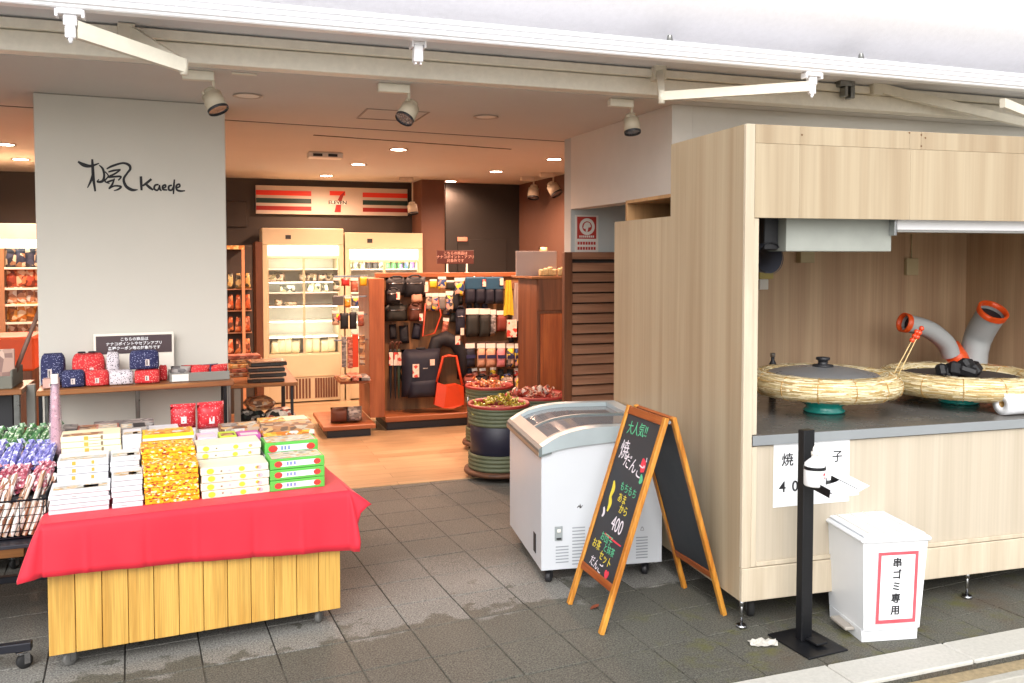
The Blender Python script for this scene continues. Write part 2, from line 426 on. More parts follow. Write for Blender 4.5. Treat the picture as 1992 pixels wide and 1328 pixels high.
for i in range(-14, 22):
    for j in range(-5, 13):
        u, v = (i + .5) * TS, (j + .5) * TS
        x, y = .837 + u * ca - v * sa, 3.72 + u * sa + v * ca
        if not (-1.5 < x < 4.2): continue
        if y > 4.75 and (x > 2.75 or x < -1.25): continue
        zj = random.uniform(-.0012, .0012)
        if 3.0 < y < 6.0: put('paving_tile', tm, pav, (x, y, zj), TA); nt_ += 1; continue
        hw = TS / 2 - .003
        pl_ = [(a * ca - b_ * sa, a * sa + b_ * ca) for a, b_ in ((-hw, -hw), (hw, -hw), (hw, hw), (-hw, hw))]
        pl_ = clip(clip(pl_, 1, 2.8405 - y, True), 1, 6.158 - y, False)
        if len(pl_) < 3: continue
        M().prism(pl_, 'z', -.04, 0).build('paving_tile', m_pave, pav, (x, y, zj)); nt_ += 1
print('tiles', nt_)
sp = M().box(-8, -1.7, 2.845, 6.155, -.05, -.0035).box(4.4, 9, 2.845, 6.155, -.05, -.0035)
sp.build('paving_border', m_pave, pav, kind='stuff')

def mat_floor():
    m, n, l, b = newmat('shop_floor_boards')
    P_ = n.new('ShaderNodeNewGeometry').outputs['Position']
    br = N(n, 'TexBrick', Scale=1); br.inputs['Brick Width'].default_value = 1.3; br.inputs['Row Height'].default_value = .13; br.inputs['Mortar Size'].default_value = .002
    br.offset = .37
    l.new(P_, br.inputs['Vector'])
    br.inputs['Color1'].default_value = (.40, .26, .14, 1); br.inputs['Color2'].default_value = (.54, .38, .22, 1); br.inputs['Mortar'].default_value = (.2, .12, .06, 1)
    mp = n.new('ShaderNodeMapping'); mp.inputs['Scale'].default_value = (3, 40, 1); l.new(P_, mp.inputs[0])
    no = N(n, 'TexNoise', Scale=1, Detail=4); l.new(mp.outputs[0], no.inputs['Vector'])
    l.new(mixc(n, l, 1, br.outputs[0], ramp(n, l, no.outputs[0], .3, .7, (.72,) * 3), 'MULTIPLY'), b.inputs['Base Color'])
    b.inputs['Roughness'].default_value = .28
    return m
floor = bx('shop_floor', mat_floor(), None, -6, 3.9, 6.162, 10.75, -.2, .004, b=0, kind='structure')

# ================================================================ shop shell
def slab(name, pts, z0, z1, mat, kind='structure'):
    return M().prism(pts, 'z', z0, z1).build(name, mat, None, None, 0, kind)
SLOT = .045
def sl(x, o=0): return 6.16 + .0973 * (x - .14) + o
ceilA = slab('ceiling', [(-6, 4.53), (8, 4.53), (8, 6.3), (2.86, 6.3), (2.7, sl(2.7)), (-6, sl(-6))], 2.57, 2.66, m_ceil)
ceilB = slab('ceiling', [(-6, sl(-6, SLOT)), (2.75, sl(2.75, SLOT)), (3.9, sl(2.75, SLOT)), (3.9, 10.75), (-6, 10.75)], 2.57, 2.66, m_ceil)
m_slot = plain('shutter_slot', '#2a2522', .8)
slab('shutter_slot', [(-6, sl(-6, .004)), (2.74, sl(2.74, .004)), (2.74, sl(2.74, SLOT - .004)), (-6, sl(-6, SLOT - .004))], 2.5715, 2.60, plain('slot_shade', '#15120f', .9))  # dark strip across the gap, standing in for the shade inside it
bx('shutter_box', m_slot, None, -6, 3.9, 5.3, 6.8, 2.662, 2.72, b=0, kind='structure')
bx('roof', m_ceil, None, -8, 9, 4.45, 11, 2.95, 3.1, b=0, kind='structure')
m_darkwall = plain('dark_brown_wall', '#3c332c', .6, var=.08, vs=3)
m_door = plain('dark_door', '#262320', .5, var=.05)
bw = thing('rear_wall', 'dark brown rear wall of the shop above the chilled cabinets', 'wall')
bx('wall_panel', m_darkwall, bw, -6, 3.9, 10.62, 10.8, 0, 2.95, b=0)
for x0, x1, z0, z1 in ((-.02, .46, 2.0, 2.30), (-.52, -.03, 2.0, 2.3)):
    bx('trim_frame', m_darkwall, bw, x0, x1, 10.598, 10.618, z0, z1, b=.006)
lw = tag(bx('left_wall', m_darkwall, None, -6.2, -6.003, 4.5, 10.8, 0, 2.95, b=0), 'plain wall closing the shop at its far left side', 'wall'); lw.name = 'interior_wall'
m_rw = plain('tan_wall', '#57392a', .7, var=.05)
rw = tag(bx('interior_wall', m_rw, None, 3.76, 3.9, 6.32, 10.615, 0, 2.569, b=0), 'tan inner wall at right carrying the small track spotlights', 'wall')
m_rec = plain('pale_blue_grey_paint', '#b9bfbf', .75, var=.04)
rc = tag(bx('recess_wall', m_rec, None, 2.66, 8, 6.19, 6.315, 0, 2.569, b=0), 'pale grey wall above the brown louvre carrying the red notice', 'wall')
sw = tag(M().box(2.66, 2.80, 4.65, 6.188, 2.02, 2.569, b=0).build('side_wall', m_plaster), 'off-white plaster side wall hanging down beside the shop entrance', 'wall')
fw = tag(M().box(2.662, 9, 4.655, 4.80, -.02, 2.018, b=0).box(2.802, 9, 4.652, 4.80, 2.018, 2.569).build('facade_wall', m_plaster), 'off-white plaster facade wall behind the wooden food kiosk', 'wall')
tag(bx('end_wall', m_plaster, None, 8.5, 8.7, 4.81, 6.2, 0, 2.95, b=0), 'plaster end wall behind the kiosk', 'wall')
# rear column and door
col_ = thing('rear_column', 'brown timber-clad column between chilled cabinet and dark door', 'column')
p0, p1 = PY(820, 450, 10.1), PY(862, 450, 10.1)
bx('cladding', plain('column_brown', '#6b4634', .55), col_, p0.x, p1.x + .02, 10.1, 10.6, 0, 2.569, b=.003)
dr = thing('rear_door', 'wide dark sliding door panel behind the goods stand', 'door')
p0, p1 = PY(866, 450, 10.4), PY(1011, 450, 10.4)
bx('door_leaf', m_door, dr, p0.x + .005, p1.x, 10.4, 10.5, 0, 2.569, b=.003)
d0, d1 = PY(890, 465, 10.39), PY(985, 465, 10.39)
bx('door_leaf', m_door, dr, d0.x, d1.x, 10.38, 10.398, 0, d0.z, b=.003)
pl = [PY(890, 461, 10.37), PY(909, 469, 10.37)]
bx('door_plate', plain('pink_plate', '#d98f78', .5), dr, pl[0].x, pl[1].x, 10.366, 10.378, pl[1].z, pl[0].z)

# ================================================================ pillar with brushed shop name
PA = math.atan2(.074, 1.016); P0 = Vector((-.896, 5.491, 0))
pil = thing('pillar', 'broad pale grey pillar with the brushed black shop name', 'pillar', P0, PA)
m_pil = plain('pillar_paint', '#c9c5bc', .72, var=.03, vs=2, bump=.1)
bx('shaft', m_pil, pil, 0, 1.019, 0, .55, 0, 2.568, b=.004)
PN = Vector((-math.sin(PA), math.cos(PA), 0))
def on_pillar(u, v):    # logo sheet, 3 units to the photograph pixel
    return wl(pil, PP(u / 3, v / 3, P0 - PN * .002, PN))
st = M()
kaede = [
 [(455, 942, 8), (490, 962, 17), (530, 968, 12), (578, 952, 5)], [(538, 928, 9), (541, 980, 13), (545, 1040, 13), (556, 1116, 8)],
 [(543, 1010, 9), (532, 1050, 11), (510, 1096, 4)], [(578, 962, 4), (600, 985, 10), (608, 1025, 10), (598, 1056, 12), (568, 1060, 8), (578, 1045, 4)],
 [(622, 985, 6), (655, 968, 10), (715, 951, 9), (752, 962, 12), (760, 985, 11), (742, 1010, 9), (722, 1045, 11), (735, 1085, 13), (770, 1107, 13), (804, 1106, 4)],
 [(632, 1003, 6), (660, 995, 9), (704, 988, 6)], [(702, 990, 7), (672, 1012, 8), (632, 1032, 8), (668, 1030, 9), (706, 1030, 8), (690, 1052, 6)],
 [(622, 1062, 6), (645, 1055, 9), (662, 1048, 6)], [(668, 1040, 6), (655, 1075, 9), (636, 1100, 6), (668, 1084, 7), (706, 1088, 9), (690, 1104, 8), (664, 1112, 4)],
 [(612, 1000, 5), (632, 1026, 6), (612, 1056, 7), (640, 1070, 5)],
 [(822, 1028, 11), (824, 1070, 12), (826, 1110, 9)], [(884, 1044, 10), (852, 1070, 11), (832, 1084, 7)], [(850, 1072, 9), (872, 1092, 12), (894, 1108, 7)],
 [(926, 1076, 7), (906, 1080, 9), (900, 1100, 9), (918, 1110, 8), (930, 1090, 8), (930, 1078, 7), (934, 1104, 9), (944, 1112, 5)],
 [(948, 1098, 5), (966, 1090, 8), (964, 1078, 8), (950, 1086, 9), (952, 1104, 9), (976, 1108, 6)],
 [(1004, 1080, 7), (986, 1086, 9), (986, 1106, 9), (1002, 1108, 8), (1012, 1090, 8)], [(1018, 1046, 7), (1014, 1090, 9), (1012, 1132, 6)],
 [(1026, 1096, 6), (1048, 1088, 8), (1046, 1074, 8), (1030, 1082, 9), (1032, 1106, 9), (1052, 1114, 9), (1080, 1112, 5)]]
for s_ in kaede: st.ribbon(on_pillar, [(a, b_, c * 1.35) for a, b_, c in s_])
st.build('brushed_lettering', m_ink, pil)
# ================================================================ awning
aw = thing('awning', 'retracted white folding-arm awning running along the top of the shop front', 'awning', (0, 4.5, 2.6))
def A(mb, name, mat): mb.T = None; return M_shift(mb, (0, 4.5, 2.6)).build(name, mat, aw)
def M_shift(mb, o): mb.v = [Vector(v) - Vector(o) for v in mb.v]; return mb
m_alu = plain('white_aluminium', '#eeeef2', .35, var=.02, bump=.02)
b_ = M().box(-3.2, 6.5, 3.985, 4.05, 2.668, 2.764, b=.006)
for z in (2.685, 2.712, 2.738): b_.box(-3.2, 6.5, 3.976, 3.984, z, z + .018, b=.003)
A(b_, 'front_bar', m_alu)
m_fab = plain('awning_fabric', '#dcdce0', .8, var=.06, vs=3)
A(M().prism([(4.055, 2.745), (4.055, 2.757), (4.44, 2.735), (4.44, 2.722)], 'x', -3.2, 6.5), 'fabric', m_fab)
m_beam = plain('aged_cream_paint', '#e4dfd2', .5, var=.08, vs=22, bump=.2)
A(M().box(-3.2, 6.5, 4.43, 4.525, 2.572, 2.664, b=.004), 'torsion_bar', m_beam)
A(M().box(-3.2, 6.5, 4.405, 4.5, 2.668, 2.713, b=.004), 'backing_rail', m_beam)
# rounded white fascia above the bar
prof = [(4.44, 2.80), (4.40, 2.86), (4.32, 2.892), (4.23, 2.925), (4.15, 2.965), (4.09, 3.015), (4.05, 3.08), (4.03, 3.16), (4.02, 3.26)]
fas = M().prism(prof + [(4.02, 5.6), (4.44, 5.6)], 'x', -8, 9, 0, True)
fas = tag(fas.build('upper_fascia', plain('white_render', '#f4f3f6', .8, var=.04, vs=30, bump=.8, bs=240)), 'white rendered upper fascia rounding out above the awning bar', 'wall')
for px, py in ((1303, 73), (1675, 102)):
    p = PY(px, py, 4.2); k = M().lathe([(.0, -.012), (.035, -.012), (.04, 0), (.02, .012), (.012, .05)], 16)
    tag(k.build('fascia_lamp', m_steel, None, (p.x, 4.2, 2.80)), 'small round metal cap under the white fascia, ' + ('nearer the middle' if px < 1500 else 'farther right'), 'cap')
def arm(sh, el, fr, hs=.07):
    mb = M(); beam_bar(mb, sh, el, hs, hs * .8, .035); A(mb, 'upper_arm', m_cream)
    mb = M(); beam_bar(mb, el, fr, hs * .8, hs * .95, .035); A(mb, 'forearm', m_cream)
    mb = M().cyl(Vector(el) - Vector((0, 0, .04)), Vector(el) + Vector((0, 0, .03)), .018); A(mb, 'elbow_joint', m_cream)
    s = Vector(sh); A(M().box(s.x - .045, s.x + .03, s.y - .03, s.y + .06, s.z - .05, s.z + .035, b=.005), 'shoulder_bracket', m_cream)
def front_bracket(p):
    p = Vector(p)
    mb = M().box(p.x - .05, p.x + .05, p.y - .01, p.y + .04, 2.645, 2.667, b=.003)
    for s in (-1, 1): mb.box(p.x + s * .05 - .006, p.x + s * .05 + .006, p.y - .01, p.y + .04, 2.632, 2.664, b=.002)
    mb.box(p.x - .026, p.x + .026, p.y, p.y + .035, 2.60, 2.645, b=.004).box(p.x - .02, p.x + .02, p.y + .002, p.y + .03, 2.55, 2.60, b=.004)
    mb.cyl((p.x, p.y + .015, 2.55), (p.x, p.y + .015, 2.53), .011, .006)
    A(mb, 'front_bracket', m_alu)
e1 = PY(358, 128, 4.18); f1 = PY(150, 58, 4.02); arm(PY(250, 62, 4.40), e1, f1, .075); front_bracket((PY(136, 50, 4.0).x, 4.0, 0))
e2 = PY(1287, 187, 4.18); f2 = PY(1572, 168, 4.02); arm(PY(1283, 140, 4.40), e2, f2, .058); front_bracket((PY(1583, 160, 4.0).x, 4.0, 0))
e3 = PY(2120, 270, 4.18); arm(PY(1705, 170, 4.40), e3, PY(1950, 200, 4.02), .058)
p = PY(802, 100, 4.2)
A(M().box(p.x - .035, p.x - .026, 4.05, 4.12, 2.64, 2.70, b=.002).box(p.x + .026, p.x + .035, 4.05, 4.12, 2.64, 2.70, b=.002).box(p.x - .03, p.x + .03, 4.06, 4.11, 2.655, 2.667).box(p.x - .022, p.x + .022, 4.06, 4.11, 2.575, 2.655, b=.004)
  .box(p.x - .016, p.x - .008, 4.07, 4.1, 2.565, 2.576).box(p.x + .008, p.x + .016, 4.07, 4.1, 2.565, 2.576), 'rest_bracket', m_alu)
p = PY(1640, 170, 4.4)
A(M().box(p.x - .05, p.x + .06, 4.36, 4.42, 2.69, 2.73, b=.004).box(p.x - .02, p.x + .0, 4.35, 4.41, 2.63, 2.69, b=.004).box(p.x + .02, p.x + .05, 4.35, 4.41, 2.62, 2.69, b=.004), 'gear_bracket', m_steel)

# ================================================================ spotlights and ceiling fittings
m_spot = plain('spot_body', '#b9ae99', .45, var=.08)
m_lens = plain('spot_lens', '#8a8e96', .2, metal=.7, var=.7, vs=60, bump=0)
def spot(x, y, boxw, dirv, label, grp, sc=1.0, stem=.07, side=1):
    t = thing('spotlight', label, 'spotlight', (x, y, 2.569), 0, grp)
    bx('driver_box', m_cream, t, -boxw, 0, -.022, .022, -.046, 0, b=.004)
    M().box(-.012, .004, -.006, .006, -.046 - stem, -.044, b=.002).build('stem', m_spot, t)
    d = Vector(dirv).normalized(); c = Vector((-.004, -.0, -.046 - stem - .02))
    r = .044 * sc; h = M()
    h.cyl(c - d * .026 * sc, c + d * .045 * sc, r * .97, r * 1.05, 20); h.cyl(c - d * .05 * sc, c - d * .026 * sc, r * .62, r * .72, 16)
    h.cyl(c - d * .028 * sc + d.orthogonal().normalized() * r * .9, c - d * .028 * sc + d.orthogonal().normalized() * r * 1.15, .008, n=8)
    hd = h.build('lamp_head', m_spot, t)
    M().cyl(c + d * .0455 * sc, c + d * .058 * sc, r * 1.06, r * 1.04, 20, caps=False).cyl(c + d * .050 * sc, c + d * .051 * sc, r * .99, n=20, mi=1).build('lens_ring', [m_dark, m_lens], hd)
    return t
q = G(417, 141, 2.55); spot(q.x, 4.60, .15, (.32, -.25, -.8), 'cream spotlight turned down to the right beside the left awning arm', 'spotlights under the shop front beam', 1.12)
q = G(797, 172, 2.55); spot(q.x, 4.60, .17, (-.45, -.3, -.75), 'cream spotlight angled down to the left, middle of the row', 'spotlights under the shop front beam', 1.12)
q = G(1232, 200, 2.55); spot(q.x, 4.60, .15, (0, -.25, -1), 'cream spotlight hanging straight down in front of the side wall', 'spotlights under the shop front beam', 1.06)
for (px, py, d, lb) in ((1048, 362, (-.15, -.2, -1), 'small pale track spotlight farther inside along the tan wall'), (1082, 352, (.3, -.4, -.7), 'small pale track spotlight nearer the entrance along the tan wall')):
    spot(3.56 if px < 1070 else 3.60, 9.35 if px < 1070 else 8.85, .16, d, lb, 'track spotlights on the inner wall', 1.45, .10)
q = PY(803, 368, 9.9); spot(q.x, 9.9, .16, (.1, -.2, -1), 'tiny pale spotlight above the end of the striped sign', 'track spotlights on the inner wall', 1.3, .28)
m_ring = plain('downlight_ring', '#a89e92', .4, var=.03)
def downlight(x, y, lit, label, e=16):
    t = thing('downlight', label, 'downlight', (x, y, 2.57), 0, 'lit ceiling downlights' if lit else 'unlit ceiling downlights')
    M().lathe([(.062, .004), (.082, -.001), (.084, -.008), (.064, -.006), (.062, .004)], 24).build('trim_ring', m_ring, t)
    M().cyl((0, 0, -.005), (0, 0, -.002), .0635, n=24).build('diffuser', m_warm if lit else m_white, t)
    if lit:
        ld = bpy.data.lights.new('downlight_lamp', 'SPOT'); ld.energy = e; ld.color = (1, .60, .41); ld.shadow_soft_size = .06; ld.spot_size = R(165); ld.spot_blend = .6
        lo = bpy.data.objects.new('downlight_lamp', ld); COL.objects.link(lo); lo.parent = t; lo.location = (0, 0, -.02)
DL = [(775, 290, 'nearest of the left row'), (697, 319, 'middle of the left row'), (635, 341, 'farthest of the left row'), (1078, 309, 'nearest of the right row'), (965, 333, 'middle of the right row'), (877, 352, 'farthest of the right row'),
      (10, 280, 'nearest left of the pillar'), (40, 309, 'farther one left of the pillar')]
LAMP_E = 165
for px, py, lb in DL:
    q = G(px, py, 2.57); downlight(q.x, q.y, True, 'glowing ceiling downlight, ' + lb, LAMP_E * (.45 if 'farthest' in lb else 1))
for px, py, lb in ((482, 185, 'beside the pillar'), (945, 226, 'between the spotlights')):
    q = G(px, py, 2.57); downlight(q.x, q.y, False, 'unlit round downlight in the soffit ' + lb)
q = G(632, 297, 2.57); t = thing('emergency_light', 'white ceiling fitting with two dark square lenses', 'emergency light', (q.x, q.y, 2.569))
bx('housing', m_white, t, -.15, .15, -.07, .07, -.05, 0, b=.008)
for x in (-.07, .06): bx('lens', m_dark, t, x - .04, x + .04, -.073, -.069, -.038, -.014, b=.001)
q = G(475, 142, 2.57); tag(M().box(-.06, .06, -.012, .012, -.008, 0, b=.002).build('ceiling_speaker', m_cream, None, (q.x, q.y, 2.569)), 'small slotted fitting in the soffit near the first spotlight', 'ceiling fitting')
q = G(765, 222, 2.57); hm = M()
for a in ((-.2, .2, -.2, -.19), (-.2, .2, .19, .2), (-.2, -.19, -.19, .19), (.19, .2, -.19, .19)): hm.box(*a, -.004, 0)
tag(hm.build('access_hatch', plain('hatch_frame', '#968c82', .6), None, (q.x, q.y + .03, 2.569)), 'square access hatch frame in the soffit behind the middle spotlight', 'hatch')
q0, q1 = G(610, 262, 2.57), G(1000, 290, 2.57)
tag(M().box(0, q1.x - q0.x, -.012, .012, -.003, 0).build('ceiling_rail', m_slot, None, (q0.x, q0.y, 2.5695), math.atan2(q1.y - q0.y, q1.x - q0.x)), 'thin dark rail set in the shop ceiling behind the shutter slot', 'rail')

# ================================================================ louvre panel and notice on the recess wall
lv = thing('louvre_panel', 'brown timber louvre panel of level slats beside the kiosk', 'louvre', (2.62, 6.13, 0))
bx('post', m_brown_z, lv, -.035, .03, 0, .05, 0, 1.69, b=.003)
bx('rail', m_brown, lv, .031, .62, .0, .05, 1.635, 1.69, b=.003)
bx('post', m_brown_z, lv, .58, .63, 0, .05, 0, 1.634, b=.003)
bx('backing', m_slot, lv, .031, .579, .048, .056, 0, 1.634, b=0)
slm = M().prism([(-.004, 0), (.012, 0), (.046, .066), (.030, .066)], 'x', .032, .578).mesh('slat', m_brown)
for k in range(20): put('slat', slm, lv, (0, 0, .03 + k * .0795))
p0, p1 = PY(1120, 418, 6.17), PY(1165, 490, 6.17)
nb = thing('notice_board', 'red and white notice with a white ring emblem on the pale wall', 'notice', ((p0.x + p1.x) / 2, 6.188, p1.z))
W, H = p1.x - p0.x, p0.z - p1.z
bx('board', m_white, nb, -W / 2, W / 2, -.008, 0, 0, H, b=.001)
bx('red_panel', plain('notice_red', '#b0352c', .5, var=.04), nb, -W * .42, W * .4, -.0105, -.0085, H * .36, H * .96, b=0)
M().lathe([(W * .21, 0), (W * .33, 0)], 30).build('ring', m_white, nb, (0, -.0125, H * .69)).rotation_euler = (R(90), 0, 0)
em = M().ribbon(lambda u, v: (u * W, -.0127, H * .69 + v * W), [(-.12, -.08, .1), (-.05, .08, .14), (.06, .1, .12), (.12, -.02, .1)], 0)
em.ribbon(lambda u, v: (u * W, -.0129, H * .69 + v * W), [(-.02, -.2, .07), (0, -.05, .1), (.04, .06, .06)], 1); em.build('emblem', [m_white, m_white], nb)
em = M()
for k in range(8): em.box(-W * .33 + k * W * .082, -W * .33 + k * W * .082 + W * .055, -.0125, -.0107, H * .395, H * .45)
em.build('caption', m_white, nb)
em = M()
for r_ in range(2):
    for k in range(7): em.box(-W * .4 + k * W * .115, -W * .4 + k * W * .115 + W * .085, -.0105, -.0085, H * (.2 - r_ * .14), H * (.28 - r_ * .14))
em.build('lower_caption', plain('notice_red', '#b0352c', .5), nb)

# ================================================================ striped store sign on the rear wall
p0, p1 = PY(497, 363, 10.57), PY(793, 420, 10.57)
sg = thing('store_sign', 'white store sign with red and green stripes and a big 7', 'sign', (p0.x, 10.585, p1.z)); W, H = p1.x - p0.x, p0.z - p1.z + .02
bx('sign_board', plain('sign_white', '#bfb2a6', .5, var=.03), sg, 0, W, -.02, 0, 0, H, b=.003)
m_sgr, m_sgg, m_sgd = plain('sign_red', '#d8331f', .45, var=.03), plain('sign_green', '#12312c', .45, var=.03), plain('sign_dark_red', '#8c1d17', .45, var=.03)
for x0, x1 in ((.0, .355), (.69, 1)):
    for z0, z1, m_ in ((.66, .83, m_sgr), (.385, .555, m_sgg), (.13, .28, m_sgd)): bx('stripe', m_, sg, W * x0 + .004, W * x1 - .004, -.0235, -.0205, H * z0, H * z1, b=0)
sv = M().box(W * .473, W * .575, -.0245, -.0205, H * .70, H * .86, 0)
sv.prism([(W * .52, H * .47), (W * .548, H * .47), (W * .575, H * .86), (W * .54, H * .70)], 'y', -.025, -.0208, 1)
sv.prism([(W * .503, H * .10), (W * .545, H * .10), (W * .548, H * .47), (W * .52, H * .47)], 'y', -.025, -.0208, 1)
sv.build('numeral', [m_sgr, m_sgd], sg)
bx('band', m_white, sg, W * .470, W * .578, -.0275, -.0252, H * .37, H * .51, b=0)
lettering('ELEVEN', H * .17, plain('sign_ink', '#15221d', .5), sg, face_front(W * .524, -.0283, H * .44), font_scale_x=1.15, offset=.0018)
# ================================================================ kiosk
KA = R(-3.5); K0 = Vector((2.213, 3.232, 0))
kio = thing('food_kiosk', 'pale wood-veneer food kiosk on levelling feet with an open serving hatch', 'kiosk', K0, KA)
KN = Vector((math.sin(KA), -math.cos(KA), 0)); KS = Vector((-math.cos(KA), -math.sin(KA), 0))
def KP(px, py, y): return wl(kio, PP(px, py, K0 - KN * y, KN))
def KSd(px, py, x=0): return wl(kio, PP(px, py, K0 - KS * x, KS))
def KW(p): a = KA; return Vector((K0.x + p[0] * math.cos(a) - p[1] * math.sin(a), K0.y + p[0] * math.sin(a) + p[1] * math.cos(a), p[2]))
zb, zt = KP(1437, 1172, 0).z, KP(1452, 240, 0).z
yt = KSd(1305, 340).y; yl = KSd(1195, 560).y; zl = KSd(1250, 426).z
ztw, zfb = zt, KP(1466, 423, 0).z; zc_ = KP(1476, 848, -.01).z
KWD = 2.56; YI = yl - .04
print('kiosk', zb, zt, yt, yl, zl, zfb, zc_)
M().prism([(.021, zb), (.021, zt), (yt, zt), (yt, zl), (yl, zl), (yl, zb)], 'x', .0, .02).build('side_panel', m_kiosk, kio)
M().prism([(.021, zb), (.021, zt), (yt, zt), (yt, zl), (yl, zl), (yl, zb)], 'x', KWD - .02, KWD).build('side_panel', m_kiosk, kio)
bx('corner_post', m_kiosk_e, kio, -.001, .044, -.003, .02, zb + .15, zt, b=.003)
# fascia boards, with a narrow strip on top
xs = [.0455, KP(1556, 300, 0).x, KP(1772, 300, 0).x, KWD]
for a, b_ in zip(xs, xs[1:]):
    bx('fascia_board', m_kiosk, kio, a, b_ - .0008, 0, .02, zfb, zt - .0822, b=.0008)
xs2 = [.0455, KP(1556, 300, 0).x, KP(1770, 280, 0).x, KP(1792, 280, 0).x, KWD]
for a, b_ in zip(xs2, xs2[1:]): bx('top_strip', m_kiosk, kio, a, b_ - .0008, .0, .02, zt - .0815, zt, b=.0012)
bx('jamb', m_kiosk_e, kio, .045, .072, .006, .04, zc_ + .002, zfb - .002, b=.002)
m_counter = plain('counter_steel', '#75726e', .26, metal=.3, var=.05, vs=8, bump=.02)
m_cedge = plain('counter_edge', '#969b9f', .35, metal=.3, var=.04)
bx('counter', m_counter, kio, .046, KWD - .021, -.001, YI - .021, zc_ - .012, zc_, b=.002)
bx('counter_edge', m_cedge, kio, .046, KWD - .021, -.006, -.0015, zc_ - .044, zc_ - .001, b=.001)
zk0, zk1 = zb + .155, zc_ - .05
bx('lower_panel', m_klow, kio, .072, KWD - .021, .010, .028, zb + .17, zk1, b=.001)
bx('trim', m_kiosk_e, kio, .045, .0715, -.0, .02, zb + .152, zk1, b=.002)
bx('ledge', m_kiosk_e, kio, .073, KWD - .021, -.0, .009, zb + .152, zb + .172, b=.002)
bx('base_rail', m_kiosk_e, kio, .0, KWD, -.004, .02, zb, zb + .149, b=.003)
bx('rear_inner_wall', m_kiosk_in, kio, .0405, KWD - .046, YI - .02, YI, zb + .02, zl - .021, b=0)
bx('upper_rear', m_kiosk, kio, .021, KWD - .021, yt - .02, yt - .0005, zl + .001, zt - .021, b=0)
bx('inner_lining', m_kiosk_in, kio, KWD - .045, KWD - .0205, .03, YI, zc_ + .001, zl - .021, b=0)
bx('inner_lining', m_kiosk_in, kio, .0205, .04, .042, YI, zc_ + .001, zl - .021, b=0)
bx('roof_board', m_kiosk, kio, .021, KWD - .021, .021, yt, zt - .02, zt - .001, b=0)
bx('low_roof', m_kiosk, kio, .021, KWD - .021, yt + .001, yl, zl - .02, zl - .001, b=0)
bx('rear_panel', m_kiosk, kio, .021, KWD - .021, yl - .02, yl - .0005, zb, zl - .021, b=0)
bx('floor_board', m_kiosk_in, kio, .021, KWD - .021, .03, yl - .021, zb + .001, zb + .018, b=0)
for px, py in ((1769, 258), (1792, 262), (1792, 284), (1800, 268), (1560, 262), (1463, 268)):
    q = KP(px, py, 0); M().cyl((q.x, -.0012, q.z), (q.x, -.0002, q.z), .0045, n=10).build('screw', plain('rusty_screw', '#6a4a2c', .7, var=.4), kio)
# open timber hood standing on the low rear roof
h0, h1 = KSd(1301, 376, .02), KSd(1217, 388, .02)
hy0, hy1 = yt + .004, KSd(1217, 400, .02).y; hz = KSd(1301, 377, .02).z
m_hood = wood('hood_ply', '#9a744e', '#b98f62', 'Z', 9, 12, .5, fine=.15)
hd = M().box(.02, .75, hy0, hy0 + .02, zl + .001, hz).box(.02, .75, hy1 - .02, hy1, zl + .001, hz).box(.02, .75, hy0 + .0205, hy1 - .0205, hz - .018, hz).box(.73, .75, hy0 + .0205, hy1 - .0205, zl + .001, hz - .0185)
hd.build('duct_hood', m_hood, kio)
# feet and casters
def foot(x, y):
    M().cyl((x, y, .012), (x, y, zb + .01), .007).cyl((x, y, 0), (x, y, .012), .026, .022, 18).cyl((x, y, zb - .03), (x, y, zb), .012, n=8).build('levelling_foot', m_chrome, kio)
def caster(parent, x, y, ztop, r=.032, w_=.022, ang=0, twin=False, name='caster', tyre=None, fork=None):
    t = M(); t.T = Matrix.Translation((x, y, 0)) @ Matrix.Rotation(ang, 4, 'Z')
    t.box(-.022, .022, -.022, .022, ztop - .006, ztop, b=.001).cyl((0, 0, ztop - .012), (0, 0, ztop - .006), .016, n=12)
    for s in (-1, 1): t.box(.006, .016 + r * .4, s * (w_ / 2 + .003) - .0015, s * (w_ / 2 + .003) + .0015, r * .7, ztop - .01)
    t.box(-.012, .02, -w_ / 2 - .004, w_ / 2 + .004, ztop - .014, ztop - .010)
    o = t.build(name, fork or m_chrome, parent)
    k = M(); k.T = Matrix.Translation((x, y, 0)) @ Matrix.Rotation(ang, 4, 'Z')
    k.lathe([(0, -w_ / 2), (r * .82, -w_ / 2), (r, -w_ / 2 + .004), (r, w_ / 2 - .004), (r * .82, w_ / 2), (0, w_ / 2)], 20)
    for i in range(len(k.v) - 20 * 6, len(k.v)):
        v = k.T.inverted() @ k.v[i]; k.v[i] = k.T @ Vector((v.x + .012, -v.z, v.y + r))
    k.build('wheel', tyre or m_rubber, o)
    return o
foot(.02, .03); p = KP(1890, 1172, 0); foot(p.x, .03); foot(.03, yl - .05); foot(KWD - .05, .03); foot(KWD - .05, yl - .05)
p = KP(1475, 1180, .07); caster(kio, .12, .12, zb, .045, .03, R(70)); caster(kio, KWD - .2, yl - .15, zb, .045, .03); caster(kio, .15, yl - .15, zb, .045, .03, R(20))

def kthing(name, label, cat, p, rot=0, group=None): return thing(name, label, cat, KW(p), KA + rot, group)
def kplace(o, p, rot=0): o.location = KW(p); o.rotation_euler = (0, 0, KA + rot); return o
